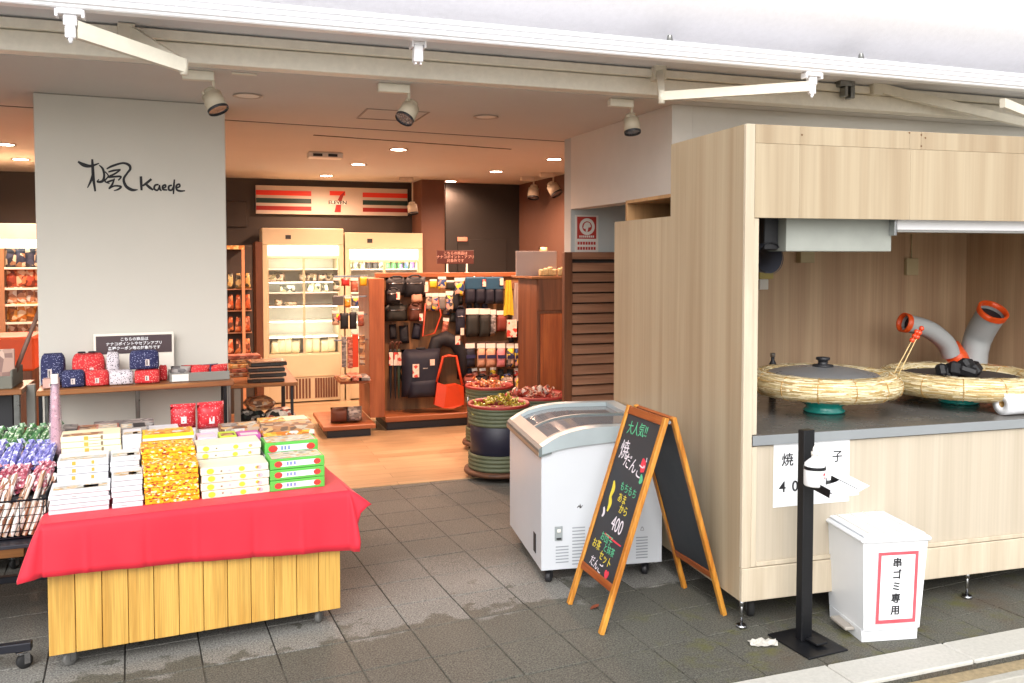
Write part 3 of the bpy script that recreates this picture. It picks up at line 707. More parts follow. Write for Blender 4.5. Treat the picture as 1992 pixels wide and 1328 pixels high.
# inside the hatch: hood, duct, lamp, switches
a, b_ = KP(1530, 430, .10), KP(1734, 489, .10)
eh = kthing('extractor_box', 'grey sheet-metal extractor box hanging inside the kiosk hatch', 'extractor', (a.x, .10, b_.z))
bx('casing', plain('zinc_sheet', '#9fa29b', .5, metal=.2, var=.1, vs=6), eh, 0, b_.x - a.x, 0, .26, 0, zt - .022 - b_.z, b=.003)
a2, b2 = KP(1478, 430, .2), KP(1528, 485, .2)
bx('side_duct', m_dark, eh, a2.x - a.x, -.003, .06, .22, b2.z - b_.z + .0, zt - .022 - b_.z, b=.003)
c = KP(1482, 500, .2); r_ = .070
pm = M().cyl((c.x, .16, c.z), (c.x - .02, .38, c.z + .02), r_, r_, 24, caps=False).lathe([(r_, 0), (r_ + .004, .002), (r_ + .004, -.004), (r_, -.004)], 24)
pm = M().tube([(c.x + .012, .15, c.z - .005), (c.x, .25, c.z), (c.x - .01, .36, c.z + .02)], [r_, r_, r_], 22, caps=False)
pm.tube([(c.x + .012, .149, c.z - .005), (c.x + .0115, .155, c.z - .005)], [r_ + .004, r_ + .004], 22, caps=False)
kplace(tag(M_shift(pm, (c.x, .2, c.z)).build('flue_pipe', plain('flue_metal', '#4b4d57', .4, metal=.5, var=.1)), 'dark round flue pipe end beside the extractor box', 'pipe'), (c.x, .2, c.z))
def wallbox(name, x0, y0, x1, y1, d, mat, label, cat, yb=None):
    yb = YI - .0205 if yb is None else yb
    a, b_ = KP(x0, y0, yb - d), KP(x1, y1, yb - d)
    o = bx(name, mat, None, -(b_.x - a.x) / 2, (b_.x - a.x) / 2, -d / 2, d / 2, 0, a.z - b_.z, b=.003)
    return kplace(tag(o, label, cat), ((a.x + b_.x) / 2, yb - d / 2, b_.z))
m_beige = plain('beige_plastic', '#b9ab86', .5, var=.05)
wallbox('switch_box', 1558, 486, 1585, 511, .05, m_beige, 'beige switch box under the extractor on the kiosk rear wall', 'switch')
wallbox('switch_box', 1478, 524, 1505, 542, .05, plain('yellow_plastic', '#b8a860', .5), 'yellowish socket box below the flue pipe', 'switch')
wallbox('socket', 1478, 543, 1495, 563, .04, m_white, 'small grey socket under the yellowish box', 'socket')
wallbox('pull_switch', 1765, 502, 1787, 535, .03, m_beige, 'beige hanging switch on its cord right of the extractor', 'switch')
pc = KP(1773, 502, YI - .03); pd = KP(1774, 455, YI - .03)
kplace(tag(M().cyl((0, 0, 0), (0, 0, min(pd.z, zl - .03) - pc.z), .004, n=8).build('cord', m_beige), 'cord from which the beige switch hangs', 'cord'), (pc.x, YI - .03, pc.z))
a, b_ = KP(1742, 433, .06), KP(2010, 452, .06)
m_pot0 = plain('strip_grey', '#9a9a98', .5)
fx = kthing('strip_light', 'white strip light under the hatch fascia of the kiosk', 'light', (a.x, .06, b_.z))
bx('casing', m_alu, fx, .01, KWD - a.x - .05, 0, .05, .006, zfb + .03 - b_.z, b=.004)
bx('diffuser', m_pot0, fx, .02, KWD - a.x - .06, .008, .042, -.004, .0055, b=.002); bx('end_clip', m_chrome, fx, -.004, .009, -.002, .052, -.02, zfb + .02 - b_.z, b=.002)

# ---- grills: teal stand, dish, straw ring
m_teal = plain('teal_glaze', '#2fb5aa', .12, var=.25, vs=14, bump=0, coat=.6)
m_straw = wood('straw', '#cdb47c', '#ecdcb0', 'X', 30, 3, .7, (.3, .7), fine=.3)
m_cord = plain('straw_cord', '#b08a4e', .8, var=.2)
m_pot = plain('pan_metal', '#77777b', .3, metal=.9, var=.1, bump=.02)
m_ash = plain('charcoal_ash', '#3a2f29', .95, var=.5, vs=70, bump=1, bs=60)
m_char = plain('charcoal', '#121216', .6, var=.6, vs=60, bump=1, bs=60)
def straw_strands(mb, Rr, r, n, z):
    for _ in range(n):
        t = random.uniform(0, 2 * math.pi); q = random.uniform(-1.1, 3.4); L = random.uniform(.12, .32); dr_ = random.uniform(-.006, .010); w_ = random.uniform(.0012, .0026)
        rr = r + random.uniform(.0005, .006); dq = random.uniform(-.1, .1); pts = []
        for k in range(4):
            tt = t + L * (k / 3 - .5); qq = q + dq * k / 3; rk = rr + (dr_ * .5 if k in (0, 3) and random.random() < .25 else 0)
            kk = Rr + rk * math.cos(qq); pts.append((Vector((kk * math.cos(tt), kk * math.sin(tt), z + rk * math.sin(qq))), Vector((-math.sin(qq) * math.cos(tt), -math.sin(qq) * math.sin(tt), math.cos(qq)))))
        vs = []
        for p_, n_ in pts: vs += [p_ - n_ * w_, p_ + n_ * w_]
        mb.add(vs, [(0, 1, 3, 2), (2, 3, 5, 4), (4, 5, 7, 6)], random.choice((0, 1, 1, 2)))
m_straw_l = plain('straw_light', '#f0e3c0', .7, var=.2); m_straw_d = plain('straw_dark', '#b8965c', .75, var=.2)
def grill(px0, px1, pyc, pybase, y, label, dark_rim):
    c0, c1 = KP(px0, pyc, y), KP(px1, pyc, y); cx_ = (c0.x + c1.x) / 2; Rr = (c1.x - c0.x) / 2 - .075; r = .058
    t = kthing('straw_grill', label, 'grill', (cx_, y, zc_))
    zr = (c0.z + c1.z) / 2 - zc_
    M().lathe([(0, .004), (.10, .002), (.105, .012), (.085, .024), (.095, .038), (.135, .056), (.175, .074), (.0, .075)], 32).build('glazed_stand', m_teal, t)
    M().lathe([(0, .0755), (.20, .078), (.25, .10), (.255, .108), (.245, .108), (.19, .09), (0, .089)], 40).build('dish', m_pot if dark_rim else m_white, t)
    M().lathe([(0, .091), (.17, .091), (.26, .112), (.285, .135), (0, .136)], 36).build('pan', m_char, t)
    ring = M().torus((0, 0, zr), Rr, r, 56, 14, jit=.05, sz=.98).build('straw_ring', m_straw, t)
    s = M(); straw_strands(s, Rr, r, 1500, zr); s.build('loose_straw', [m_straw, m_straw_l, m_straw_d], ring, kind='stuff')
    for k in range(13):
        a = 2 * math.pi * (k + .3) / 13; cb = M(); q = []
        for j in range(13):
            b = 2 * math.pi * j / 12; kk = Rr + (r + .005) * math.cos(b); q.append((kk * math.cos(a), kk * math.sin(a), zr + (r * .95 + .005) * math.sin(b)))
        cb.tube(q, .0028, 5, caps=False).build('binding_cord', m_cord, ring)
    M().lathe([(0, zr + .028), (Rr - .03, zr + .030)], 32).build('ash_bed', m_ash, t)
    return t, cx_, zr, Rr
g1, gx1, gz1, gR1 = grill(1474, 1727, 744, 822, .44, 'straw-ringed charcoal grill covered by a metal lid, left on the kiosk counter', False)
g2, gx2, gz2, gR2 = grill(1737, 1988, 740, 816, .48, 'straw-ringed charcoal grill with bare black coals, right on the kiosk counter', True)
lid = kthing('pan_lid', 'grey metal pan lid with black knob lying on the left straw ring', 'lid', (gx1 - .01, .44, zc_ + gz1 + .046))
M().lathe([(0, .040), (.10, .036), (.19, .022), (.262, .006), (.272, 0), (.262, 0), (.0, .03)], 44).build('lid_dome', plain('lid_metal', '#8a8b8d', .32, metal=.4, var=.06, bump=.02), lid)
M().lathe([(0, .039), (.052, .038), (.05, .046), (.024, .05), (.024, .068), (.034, .072), (.034, .084), (.0, .088)], 24).build('knob', m_dark, lid)
for k in range(9):
    cb = M(); s = random.uniform(.026, .042); rr = M().box(-s * 1.3, s * 1.3, -s, s, -s * .8, s * .8, b=s * .4)
    o = rr.build('charcoal_lump', [m_char, m_char])
    tag(o, 'lump of black charcoal in the uncovered right grill', 'charcoal', 'charcoal lumps')
    kplace(o, (gx2 + random.uniform(-.10, .07), .46 + random.uniform(-.07, .07), zc_ + gz2 + .05 + random.uniform(0, .03)))
    o.rotation_euler = (random.uniform(0, 3), random.uniform(0, 3), random.uniform(0, 3))
# skewers with orange dumplings leaning on the right ring
m_skew = plain('bamboo', '#d9bd86', .6); m_dang = plain('orange_glaze', '#d8431c', .3, var=.15, coat=.3)
for k in range(2):
    a = KP(1740 + k * 8, 725 + k * 3, .36); b_ = KP(1774 + k * 10, 662 - k * 6, .40); d = (b_ - a).normalized(); e_ = b_ + d * .06
    sk = kthing('skewer', ('front ' if k else 'rear ') + 'bamboo skewer of orange dumplings leaning on the right grill', 'skewer', a, 0, 'dumpling skewers')
    M().cyl((0, 0, 0), e_ - a, .0028, n=6).build('stick', m_skew, sk)
    for j in range(3):
        c = b_ - a + d * (.002 + j * .028); M().lathe([(0, -.014), (.009, -.011), (.0135, -.003), (.0135, .003), (.009, .011), (0, .014)], 12, c=c).build('dumpling', m_dang, sk)
# flexible ducts
m_hose = plain('grey_hose', '#aeb0b0', .55, var=.06); m_or = plain('orange_plastic', '#e2531c', .4, var=.06)
a, b_ = KP(1768, 716, 1.0), KP(1938, 706, 1.0)
du = kthing('duct_unit', 'orange blower base with two grey flexible hoses behind the right grill', 'blower', ((a.x + b_.x) / 2, 1.0, zc_))
zu = a.z - zc_
bx('base', m_or, du, a.x - (a.x + b_.x) / 2, b_.x - (a.x + b_.x) / 2, -.10, .12, zu - .025, zu, b=.006)
bx('stand', m_beige, du, a.x - (a.x + b_.x) / 2 + .02, b_.x - (a.x + b_.x) / 2 - .02, -.05, .08, 0, zu - .0255, b=.004)
def DU(px, py, y): return KP(px, py, y) - Vector(((a.x + b_.x) / 2, 1.0, zc_))
def hose(pts, r, name):
    P_ = [Vector(p) for p in pts]; sm = []
    for i in range(len(P_) - 1):
        p0, p1, p2, p3 = P_[max(i - 1, 0)], P_[i], P_[i + 1], P_[min(i + 2, len(P_) - 1)]
        for k in range(24):
            f = k / 24; sm.append(.5 * (2 * p1 + (p2 - p0) * f + (2 * p0 - 5 * p1 + 4 * p2 - p3) * f * f + (3 * p1 - p0 - 3 * p2 + p3) * f ** 3))
    sm.append(P_[-1]); rs = [r * (1 + (.05 if i % 2 else -.03)) for i in range(len(sm))]
    o = M().tube(sm, rs, 20, caps=False).build(name, m_hose, du); e = sm[-1]; d = (sm[-1] - sm[-3]).normalized()
    M().tube([e - d * .012, e + d * .022], [r * 1.12, r * 1.15], 22, caps=False).tube([e + d * .022, e + d * .0221], [r * 1.15, r * .97], 22, caps=False).tube([e + d * .0221, e - d * .01], [r * .97, r * .97], 22, caps=False).build('orange_collar', m_or, du)
    M().tube([e - d * .03, e - d * .0301], [r * .96, .001], 20, caps=False).build('inner_shade', m_dark, o)
    return sm
hose([DU(1850, 690, 1.0), DU(1838, 665, 1.0), DU(1805, 640, 1.0), DU(1762, 628, 1.01)], .052, 'hose')
M().tube([DU(1868, 712, 1.0), DU(1862, 695, 1.0), DU(1848, 672, 1.05)], [.066, .062, .057], 20).build('elbow', m_or, du)
hose([DU(1893, 708, 1.0), DU(1896, 680, 1.0), DU(1906, 648, .98), DU(1930, 608, .88)], .078, 'hose')
# bottle, roll
p = KP(1503, 722, .98); bt = kthing('gas_lighter', 'small dark spray bottle at the back left of the counter', 'bottle', (p.x, .98, zc_))
q = KP(1503, 690, .98).z - zc_
M().lathe([(0, 0), (.018, 0), (.02, .01), (.02, q - .05), (.01, q - .03), (.01, q - .01), (0, q - .01)], 16).build('body', m_dark, bt); bx('cap', m_chrome, bt, -.014, .012, -.01, .01, q - .012, q + .012, b=.003)
p0, p1 = KP(1948, 790, .10), KP(2010, 780, .10)
rl = kthing('tissue_roll', 'white paper roll lying at the right end of the counter', 'roll', (p0.x, .10, zc_ + .058))
M().lathe([(.018, 0), (.056, 0), (.056, .2), (.018, .2), (.018, 0)], 28).build('paper', m_paper, rl).rotation_euler = (0, R(90), 0)
M().lathe([(.0175, .002), (.0175, .198), (.015, .198), (.015, .002), (.0175, .002)], 20).build('core', m_cord, rl).rotation_euler = (0, R(90), 0)
# paper price sign
c0, c1 = KP(1507, 870, .0), KP(1653, 975, .0)
ps = kthing('price_sign', 'white paper price sign taped to the kiosk front under the counter', 'sign', (c0.x, .0, c1.z))
Wp, Hp = c1.x - c0.x, c0.z - c1.z + .02
bx('sheet', m_paper, ps, 0, Wp, .0065, .0085, 0, Hp, b=0)
u = lambda px: (px - 1507) / (1653 - 1507) * Wp
for ch, px, zz, s in (('焼', 1533, .71, .062), ('団', 1582, .71, .062), ('子', 1629, .71, .058), ('4', 1524, .30, .068), ('0', 1548, .30, .068), ('0', 1570, .30, .068), ('円', 1600, .30, .055)):
    lettering(ch, s, m_ink, ps, face_front(u(px), .006, Hp * zz), offset=.0006)

# ================================================================ chest freezer
F0 = G(1053, 1110, .085); F1 = G(1287, 1092, .085); FA = math.atan2(F1.y - F0.y, F1.x - F0.x); FW = (F1 - F0).length
FN = Vector((math.sin(FA), -math.cos(FA), 0)); FL_ = Vector((-math.cos(FA), -math.sin(FA), 0))
fz = thing('chest_freezer', 'white chest freezer with a curved sliding glass lid beside the chalkboard', 'freezer', (F0.x, F0.y, 0), FA)
def FP(px, py, y=0): return wl(fz, PP(px, py, F0 - FN * y, FN))
def FS(px, py): return wl(fz, PP(px, py, F0, FL_))
FD = FS(992, 1015).y
pts = [FP(*q) for q in ((1054, 884), (1095, 872), (1151, 864), (1203, 858))]
print('freezer', math.degrees(FA), FW, FD, [(round(p.x, 3), round(p.z, 3)) for p in pts], FS(995, 812), FP(1203, 830))
FD = min(max(FD, .70), .95)
z0 = pts[0].z
def curve(x): t = x / FW; return z0 + .125 * math.sin(min(t, 1) * math.pi / 2 * .95)
def interp(ps, x):
    if x <= ps[0][0]: return ps[0][1]
    for (x0, a0), (x1, a1) in zip(ps, ps[1:]):
        if x <= x1: t = (x - x0) / (x1 - x0); return a0 + (a1 - a0) * t
    (x0, a0), (x1, a1) = ps[-2:]; return a1 + (a1 - a0) / (x1 - x0) * .45 * (x - x1)
def smooth_curve(ps, k=None):
    s_ = [(FW * 1.02 * i / 24, interp(ps, FW * 1.02 * i / 24)) for i in range(25)]
    for _ in range(3): s_ = [s_[0]] + [(s_[i][0], (s_[i - 1][1] + 2 * s_[i][1] + s_[i + 1][1]) / 4) for i in range(1, 24)] + [s_[-1]]
    return s_
Wc = smooth_curve([(p.x, p.z) for p in pts]); Tc = smooth_curve([(max(p.x, 0) if i else 0, p.z) for i, p in enumerate(FP(*q) for q in ((1055, 868), (1083, 847), (1128, 834), (1169, 829), (1214, 828)))])
print('lid', [(round(x, 2), round(a, 3), round(interp(Tc, x), 3)) for x, a in Wc[::6]])
def curve(x): return interp(Wc, x)
def top(x): return max(interp(Tc, x), curve(x) + .02)
m_fz = plain('freezer_white', '#bfc3c9', .35, var=.015, bump=.02); m_fzl = plain('lid_grey', '#a3aeb2', .35, var=.05, metal=.25, bump=.02); m_fzd = plain('lid_dark_grey', '#646c6c', .4, var=.06, bump=.02)
cx_ = [FW * i / 10 for i in range(11)]
endp = [(0, .085)] + [(x, curve(x)) for x in cx_] + [(FW, .085)]
M().prism(endp, 'y', 0, .02).build('front_panel', m_fz, fz); M().prism(endp, 'y', FD - .02, FD).build('rear_panel', m_fz, fz)
bx('side_panel', m_fz, fz, 0, .03, .0205, FD - .0205, .085, z0, b=.001); bx('side_panel', m_fz, fz, FW - .03, FW, .0205, FD - .0205, .085, curve(FW) - .002, b=.001)
bx('inner_floor', plain('freezer_liner', '#b7bcc0', .5, var=.08, vs=8), fz, .031, FW - .031, .021, FD - .021, .3, .42, b=0)
def lidband(y0, y1, dz0, dz1, x0=0, x1=FW, mat=None, name='lid_frame', n=14):
    xs_ = [x0 + (x1 - x0) * i / n for i in range(n + 1)]
    tp = [(x, top(x) + dz1) for x in xs_]; bot = [(x, (top(x) + dz0) if dz0 < 0 else curve(x) + dz0) for x in reversed(xs_)]
    return M().prism(tp + bot, 'y', y0, y1).build(name, mat or m_fzl, fz)
lidband(-.012, .05, .002, .0); lidband(FD - .05, FD + .006, .002, .0)
zT0 = top(0)
M().prism([(-.016, z0 - .012), (.05, z0 + .004), (.05, top(.05) - .002), (.0, zT0 + .0), (-.016, zT0 - .014)], 'y', -.0115, FD + .0055).build('lid_rim', m_fzd, fz)
M().prism([(-.019, z0 - .004), (-.0165, z0 - .010), (-.0165, z0 + .012), (-.019, z0 + .014)], 'y', -.012, FD + .006).build('rim_strip', plain('rim_beige', '#a89684', .4, metal=.4), fz)
lidband(.0505, FD - .0505, -.05, .002, FW - .07, FW, m_fzl, 'lid_rim')
m_lid_glass = glassy('lid_glass', '#70757a', .08, .9)
lidband(.051, FD * .5, -.014, -.010, .051, FW - .071, m_lid_glass, 'glass_panel'); lidband(FD * .46, FD - .051, -.026, -.022, .051, FW - .071, m_lid_glass, 'glass_panel')
lidband(FD * .475, FD * .505, -.0095, -.003, .051, FW - .071, m_fzd, 'glass_rail'); lidband(.051, .085, -.0095, -.004, .051, FW - .071, m_fzd, 'glass_rail')
# vents: rows of raised slits, control plate, badge, lower hatch
vm = M()
def vent(x0, z0_, x1, z1_, n):
    for k in range(n):
        z = z0_ + (z1_ - z0_) * k / max(n - 1, 1); vm.box(x0, x1, -.0015, .004, z - .0028, z + .0028)
pz = lambda px, py: FP(px, py)
for (a, b_, n) in (((1081, 1094), (1106, 1062), 6), ((1113, 1097), (1138, 1025), 12), ((1145, 1090), (1170, 1025), 11), ((1180, 1086), (1205, 1045), 7), ((1237, 1085), (1260, 1044), 8)):
    q0, q1 = pz(*a), pz(*b_); vent(q0.x, q0.z, q1.x, q1.z, n)
vm.build('vent_slits', plain('vent_shadow', '#8b9096', .6), fz, kind='stuff')
q0, q1 = pz(1079, 1052), pz(1094, 1023); bx('control_plate', plain('plate_grey', '#8f9698', .4), fz, q0.x, q1.x, -.004, -.0005, q0.z, q1.z, b=.002)
bx('switch', m_dark, fz, q0.x + .008, q1.x - .006, -.007, -.0045, q0.z + .006, q0.z + .016, b=.001); bx('dial', m_white, fz, q0.x + .012, q1.x - .01, -.008, -.0045, q1.z - .03, q1.z - .014, b=.002)
q = pz(1128, 985); M().ribbon(lambda u_, v_: (q.x + u_ / 1000, -.001, q.z + v_ / 1000), [(-14, -6, 3), (-4, 4, 6), (4, -6, 5), (14, 6, 3)]).ribbon(lambda u_, v_: (q.x + u_ / 1000, -.001, q.z + v_ / 1000), [(0, 14, 2), (4, 2, 4), (-2, -8, 3)]).build('badge', m_pot, fz)
q = pz(1249, 1028); M().ribbon(lambda u_, v_: (q.x + u_ / 1000, -.001, q.z + v_ / 1000), [(-9, -8, 2), (0, 10, 3), (9, -8, 2), (-9, -8, 2)]).build('warning_mark', m_pot, fz)
q = FS(1041, 1055); bx('drain_cover', m_dark, fz, -.003, -.0005, q.y - .02, q.y + .03, q.z - .05, q.z + .05, b=.001)
for x, y in ((.05, .06), (FW - .07, .06), (.06, FD - .08), (FW - .07, FD - .08)): caster(fz, x, y, .085, .03, .03, R(60), fork=m_dark, tyre=m_dark)

# ================================================================ chalkboard
AB = thing('chalkboard_sign', 'wooden A-frame chalkboard with coloured chalk writing in front of the freezer', 'sign', (1.93, 3.575, 0), 0)
m_aw = wood('aboard_wood', '#b06a1c', '#dc9c3e', 'Z', 20, 12, .5, fine=.25); m_aw2 = wood('aboard_rail', '#8c4213', '#b0602a', 'Y', 20, 10, .5, fine=.25)
m_slate = plain('slate', '#2c2f34', .6, var=.2, vs=7, bump=.1)
chalk = {'w': plain('chalk_white', '#d8d0d8', .9), 'g': plain('chalk_green', '#56b083', .9), 'y': plain('chalk_yellow', '#d8c440', .9), 'r': plain('chalk_red', '#d03848', .9)}
HW, AZ = .19, .935
def half(footx, front):
    foot_ = Vector((footx - 1.93, 0, 0)); top = Vector((.012 if front else .03, 0, AZ)); 
    if front: top.x = -.004
    v = (top - foot_); L = v.length; v.normalize(); u_ = Vector((0, -1, 0)); n_ = u_.cross(v)
    T = Matrix((( u_.x, v.x, n_.x, foot_.x), (u_.y, v.y, n_.y, foot_.y), (u_.z, v.z, n_.z, foot_.z), (0, 0, 0, 1)))
    s = 1 if front else -1
    def B(name, mat, *a, b=.002): mb = M(); mb.T = T; return mb.box(*a, b=b).build(name, mat, AB)
    B('leg', m_aw, -HW, -HW + .028, 0, L, -.011, .011, b=.003); B('leg', m_aw, HW - .028, HW, 0, L, -.011, .011, b=.003)
    B('bottom_rail', m_aw2, -HW + .0285, HW - .0285, L * .185, L * .185 + .034, -.009, .009)
    B('top_rail', m_aw2, -HW + .0285, HW - .0285, L - .04, L - .002, -.009, .009)
    B('slate', m_slate, -HW + .0285, HW - .0285, L * .185 + .0345, L - .0405, -.004, .004, b=.0005)
    return T, L
T1, L1 = half(1.61, True); T2, L2 = half(2.235, False)
for s in (-1, 1):
    mb = M().cyl((.008, s * (HW - .03), AZ - .02), (.008, s * (HW - .005), AZ - .02), .008, n=10); mb.build('hinge', m_chrome, AB)
def chalkt(body, cx0, cy0, size, c, rot=0, sx=1):
    lettering(body, size, chalk[c], AB, T1 @ Matrix.Translation((cx0, L1 * cy0, .0047)) @ Matrix.Rotation(R(rot), 4, 'Z') @ Matrix.Diagonal((sx, 1.15, 1, 1)), .0003)
chalkt('大人気!!', -.03, .90, .060, 'g', 4, .9); chalkt('焼', -.09, .785, .085, 'w', 6); chalkt('だんご', .03, .735, .066, 'w', -8)
chalkt('もちもち', .05, .625, .040, 'g', -3); chalkt('あま', .02, .575, .042, 'y'); chalkt('から', .06, .53, .042, 'y')
chalkt('400', .045, .455, .082, 'w', -2, .9); chalkt('お団子', -.01, .375, .040, 'g'); chalkt('と抹茶', .04, .335, .036, 'g'); chalkt('お茶', -.085, .325, .042, 'y'); chalkt('セット', .03, .29, .042, 'y', -6); chalkt('だんご', -.035, .243, .044, 'w', -6); chalkt('♥', .08, .232, .036, 'r')
dm = M(); TF = lambda u_, v_: tuple(T1 @ Vector((u_, L1 * v_, .0047)))
dm.ribbon(TF, [(-.10, .635, .012), (-.085, .60, .03), (-.09, .56, .022), (-.075, .53, .03), (-.08, .49, .012)], 1); dm.ribbon(TF, [(-.12, .50, .012), (-.105, .475, .02), (-.115, .455, .01)], 0)
dm.ribbon(TF, [(-.04, .395, .006), (.05, .388, .008), (.13, .386, .006)], 2); dm.ribbon(TF, [(.095, .79, .01), (.11, .765, .045), (.12, .73, .03)], 2); dm.ribbon(TF, [(.12, .72, .01), (.13, .695, .03), (.12, .68, .01)], 3); dm.ribbon(TF, [(.125, .80, .004), (.13, .78, .008)], 0)
dm.build('chalk_drawing', [chalk['w'], chalk['y'], chalk['r'], chalk['g']], AB)

# ================================================================ hand sanitiser stand
S0 = G(1560, 1240); SA = R(4)
st_ = thing('sanitiser_stand', 'black steel pedal stand for hand sanitiser in front of the kiosk', 'stand', (2.405, 3.03, 0), SA)
bx('base_plate', m_black, st_, -.105, .105, -.13, .125, 0, .008, b=.002)
HS = PY(1560, 835, 3.06).z
bx('post', m_black, st_, -.028, .030, .0, .04, .008, HS, b=.003)
bx('pedal', m_black, st_, -.012, .045, -.075, -.001, .018, .026, b=.002); bx('pedal_arm', m_black, st_, -.006, .006, -.01, .02, .008, .03, b=0)
zt1 = PY(1590, 945, 3.0).z
ty = M(); ty.T = Matrix.Translation((.02, -.06, zt1)) @ Matrix.Rotation(R(8), 4, 'X')
ty.box(-.05, .10, -.09, .058, -.004, 0).box(-.05, -.047, -.09, .058, 0, .03).box(.097, .10, -.09, .058, 0, .02)
ty.build('drip_tray', m_black, st_)
bx('tray_liner', m_alu, st_, -.028, .122, -.16, -.14, zt1 - .018, zt1 - .002, b=.003)
pp_ = M(); pp_.T = Matrix.Translation((.03, -.07, zt1 + .004)) @ Matrix.Rotation(R(8), 4, 'X'); vs = []
for i in range(9):
    for j in range(4): u_ = i / 8; vs.append((-.035 + .17 * u_, -.10 + .12 * j / 3, .004 + .02 * max(0, u_ - .6) ** 1.3 * 4 - .004 * math.sin(u_ * 6)))
pp_.add(vs, [(i * 4 + j, i * 4 + j + 1, i * 4 + j + 5, i * 4 + j + 4) for i in range(8) for j in range(3)], 0, True); pp_ = pp_.build('tray_paper', m_paper, st_)
zb1 = zt1 + .012; wb = .041
btl = thing('sanitiser_bottle', 'white sanitiser bottle with red mark strapped to the black stand', 'bottle', tuple(Vector((2.405, 3.03, 0)) + Vector((-.016, -.056, zb1))), SA)
M().lathe([(0, 0), (wb, 0), (wb + .003, .006), (wb + .003, .07), (wb, .095), (.022, .112), (.014, .118), (.014, .128), (0, .128)], 28).build('body', plain('bottle_plastic', '#e8eaec', .35, var=.02), btl)
M().cyl((0, 0, .128), (0, 0, .142), .016).box(-.008, .03, -.008, .008, .142, .156, b=.003).build('pump_head', m_white, btl)
M().tube([(.012 + .02 * math.cos(k * .45), 0, .150 + .02 * math.sin(k * .45)) for k in range(15)], .004, 6).build('handle_loop', m_white, btl)
M().ribbon(lambda a_, v_: ((wb + .0036) * math.sin(a_), -(wb + .0036) * math.cos(a_), v_), [(.05, .048, .002), (.25, .056, .010), (.45, .044, .010), (.25, .036, .006)]).build('red_mark', m_redink, btl)
M().lathe([(wb + .0045, .070), (wb + .0045, .084)], 28).build('strap', m_black, btl)

# ================================================================ rubbish pail
B0 = G(1680, 1253); BA = R(-11)
pa = thing('rubbish_pail', 'white plastic pedal pail with a red-bordered notice by the kerb', 'pail', (B0.x, B0.y, 0), BA)
PW, PD, PH = .262, .30, .44
m_pp = plain('pail_plastic', '#dfe2e6', .35, var=.02, bump=.03)
def frustum(mb, w0, w1, d0, d1, z0_, z1_, cxx, cyy, mi=0):
    vs = []
    for w_, d_, z in ((w0, d0, z0_), (w1, d1, z1_)):
        vs += [(cxx - w_ / 2, cyy - d_ / 2, z), (cxx + w_ / 2, cyy - d_ / 2, z), (cxx + w_ / 2, cyy + d_ / 2, z), (cxx - w_ / 2, cyy + d_ / 2, z)]
    mb.add(vs, [(3, 2, 1, 0), (4, 5, 6, 7)] + [(i, (i + 1) % 4, 4 + (i + 1) % 4, 4 + i) for i in range(4)], mi); return mb
cxx, cyy = PW / 2, PD / 2
mb = M(); frustum(mb, PW - .006, PW + .0, PD - .03, PD - .03, .0, .055, cxx, cyy + .005); frustum(mb, PW - .004, PW + .035, PD - .01, PD + .03, .0555, PH, cxx, cyy); mb.build('body', m_pp, pa)
mb = M().box(-.03, PW + .03, -.03, PD + .03, PH + .001, PH + .022, b=.008).box(-.012, PW + .012, -.012, PD + .012, PH + .0225, PH + .034, b=.006); lid_ = mb.build('lid', m_pp, pa)
for k in range(4): x = .02 + k * .07; M().box(x, x + .004, .0, PD, PH + .0341, PH + .038).build('lid_rib', m_white, lid_)
bx('pedal', plain('pedal_grey', '#a09a92', .5), pa, -.045, .0, .07, .20, .03, .045, b=.004)
bx('handle', m_pp, pa, PW + .018, PW + .05, .1, .2, PH - .04, PH - .005, b=.006)
sl_ = (.0385) / 2 / (PH - .0555)
th = math.atan2(.02, PH - .0555)
TS_ = Matrix.Translation((cxx + .012, .004 - .0015, .055)) @ Matrix.Rotation(th, 4, 'X')
sm_ = M(); sm_.T = TS_; sm_.box(-.092, .092, -.003, -.001, .03, .345); sheet = sm_.build('notice_sheet', m_paper, pa)
m_tape = plain('red_tape', '#cf5560', .6, var=.25, vs=12)
for a in ((-.092, -.078, .03, .345), (.078, .092, .03, .345), (-.0775, .0775, .03, .046), (-.0775, .0775, .331, .345)):
    t_ = M(); t_.T = TS_; t_.box(a[0], a[1], -.0042, -.0031, a[2], a[3]).build('red_border', m_tape, sheet)
for k, ch in enumerate('串ゴミ専用'):
    lettering(ch, .044, m_ink, sheet, TS_ @ face_front(-.004, -.0045, .295 - k * .0525), offset=.0011)
# paper scrap and leaf on the paving
sc_ = M(); vs = []
for i in range(9):
    for j in range(5): vs.append((i * .0145 - .058, j * .014 - .028 + random.uniform(-.006, .006), .003 + random.uniform(0, .02) * (1 if 0 < j < 4 else .3)))
sc_.add(vs, [(i * 5 + j, i * 5 + j + 1, i * 5 + j + 6, i * 5 + j + 5) for i in range(8) for j in range(4)], 0, False)
q = G(1484, 1253); tag(sc_.build('paper_scrap', plain('dirty_paper', '#bdbab2', .8, var=.25, vs=60), None, (q.x, q.y, 0), R(-20)), 'crumpled white paper scrap on the wet paving by the kiosk foot', 'litter')
def leaf(px, py, label, c='#7a3b22'):
    lf = M(); n = 7; vs = []
    for i in range(n):
        t = i / (n - 1); w_ = .014 * math.sin(math.pi * min(1, t * .95 + .04)) ** .8
        vs += [(-.03 + .06 * t, -w_, .004 + .006 * t * (1 - t) * 4), (-.03 + .06 * t, 0, .002), (-.03 + .06 * t, w_, .005 + .008 * t)]
    lf.add(vs, [(3 * i + k, 3 * i + k + 1, 3 * i + k + 4, 3 * i + k + 3) for i in range(n - 1) for k in (0, 1)], 0, True)
    q = G(px, py); tag(lf.build('fallen_leaf', plain('leaf' + c, c, .7), None, (q.x, q.y, 0), R(25)), label, 'leaf')
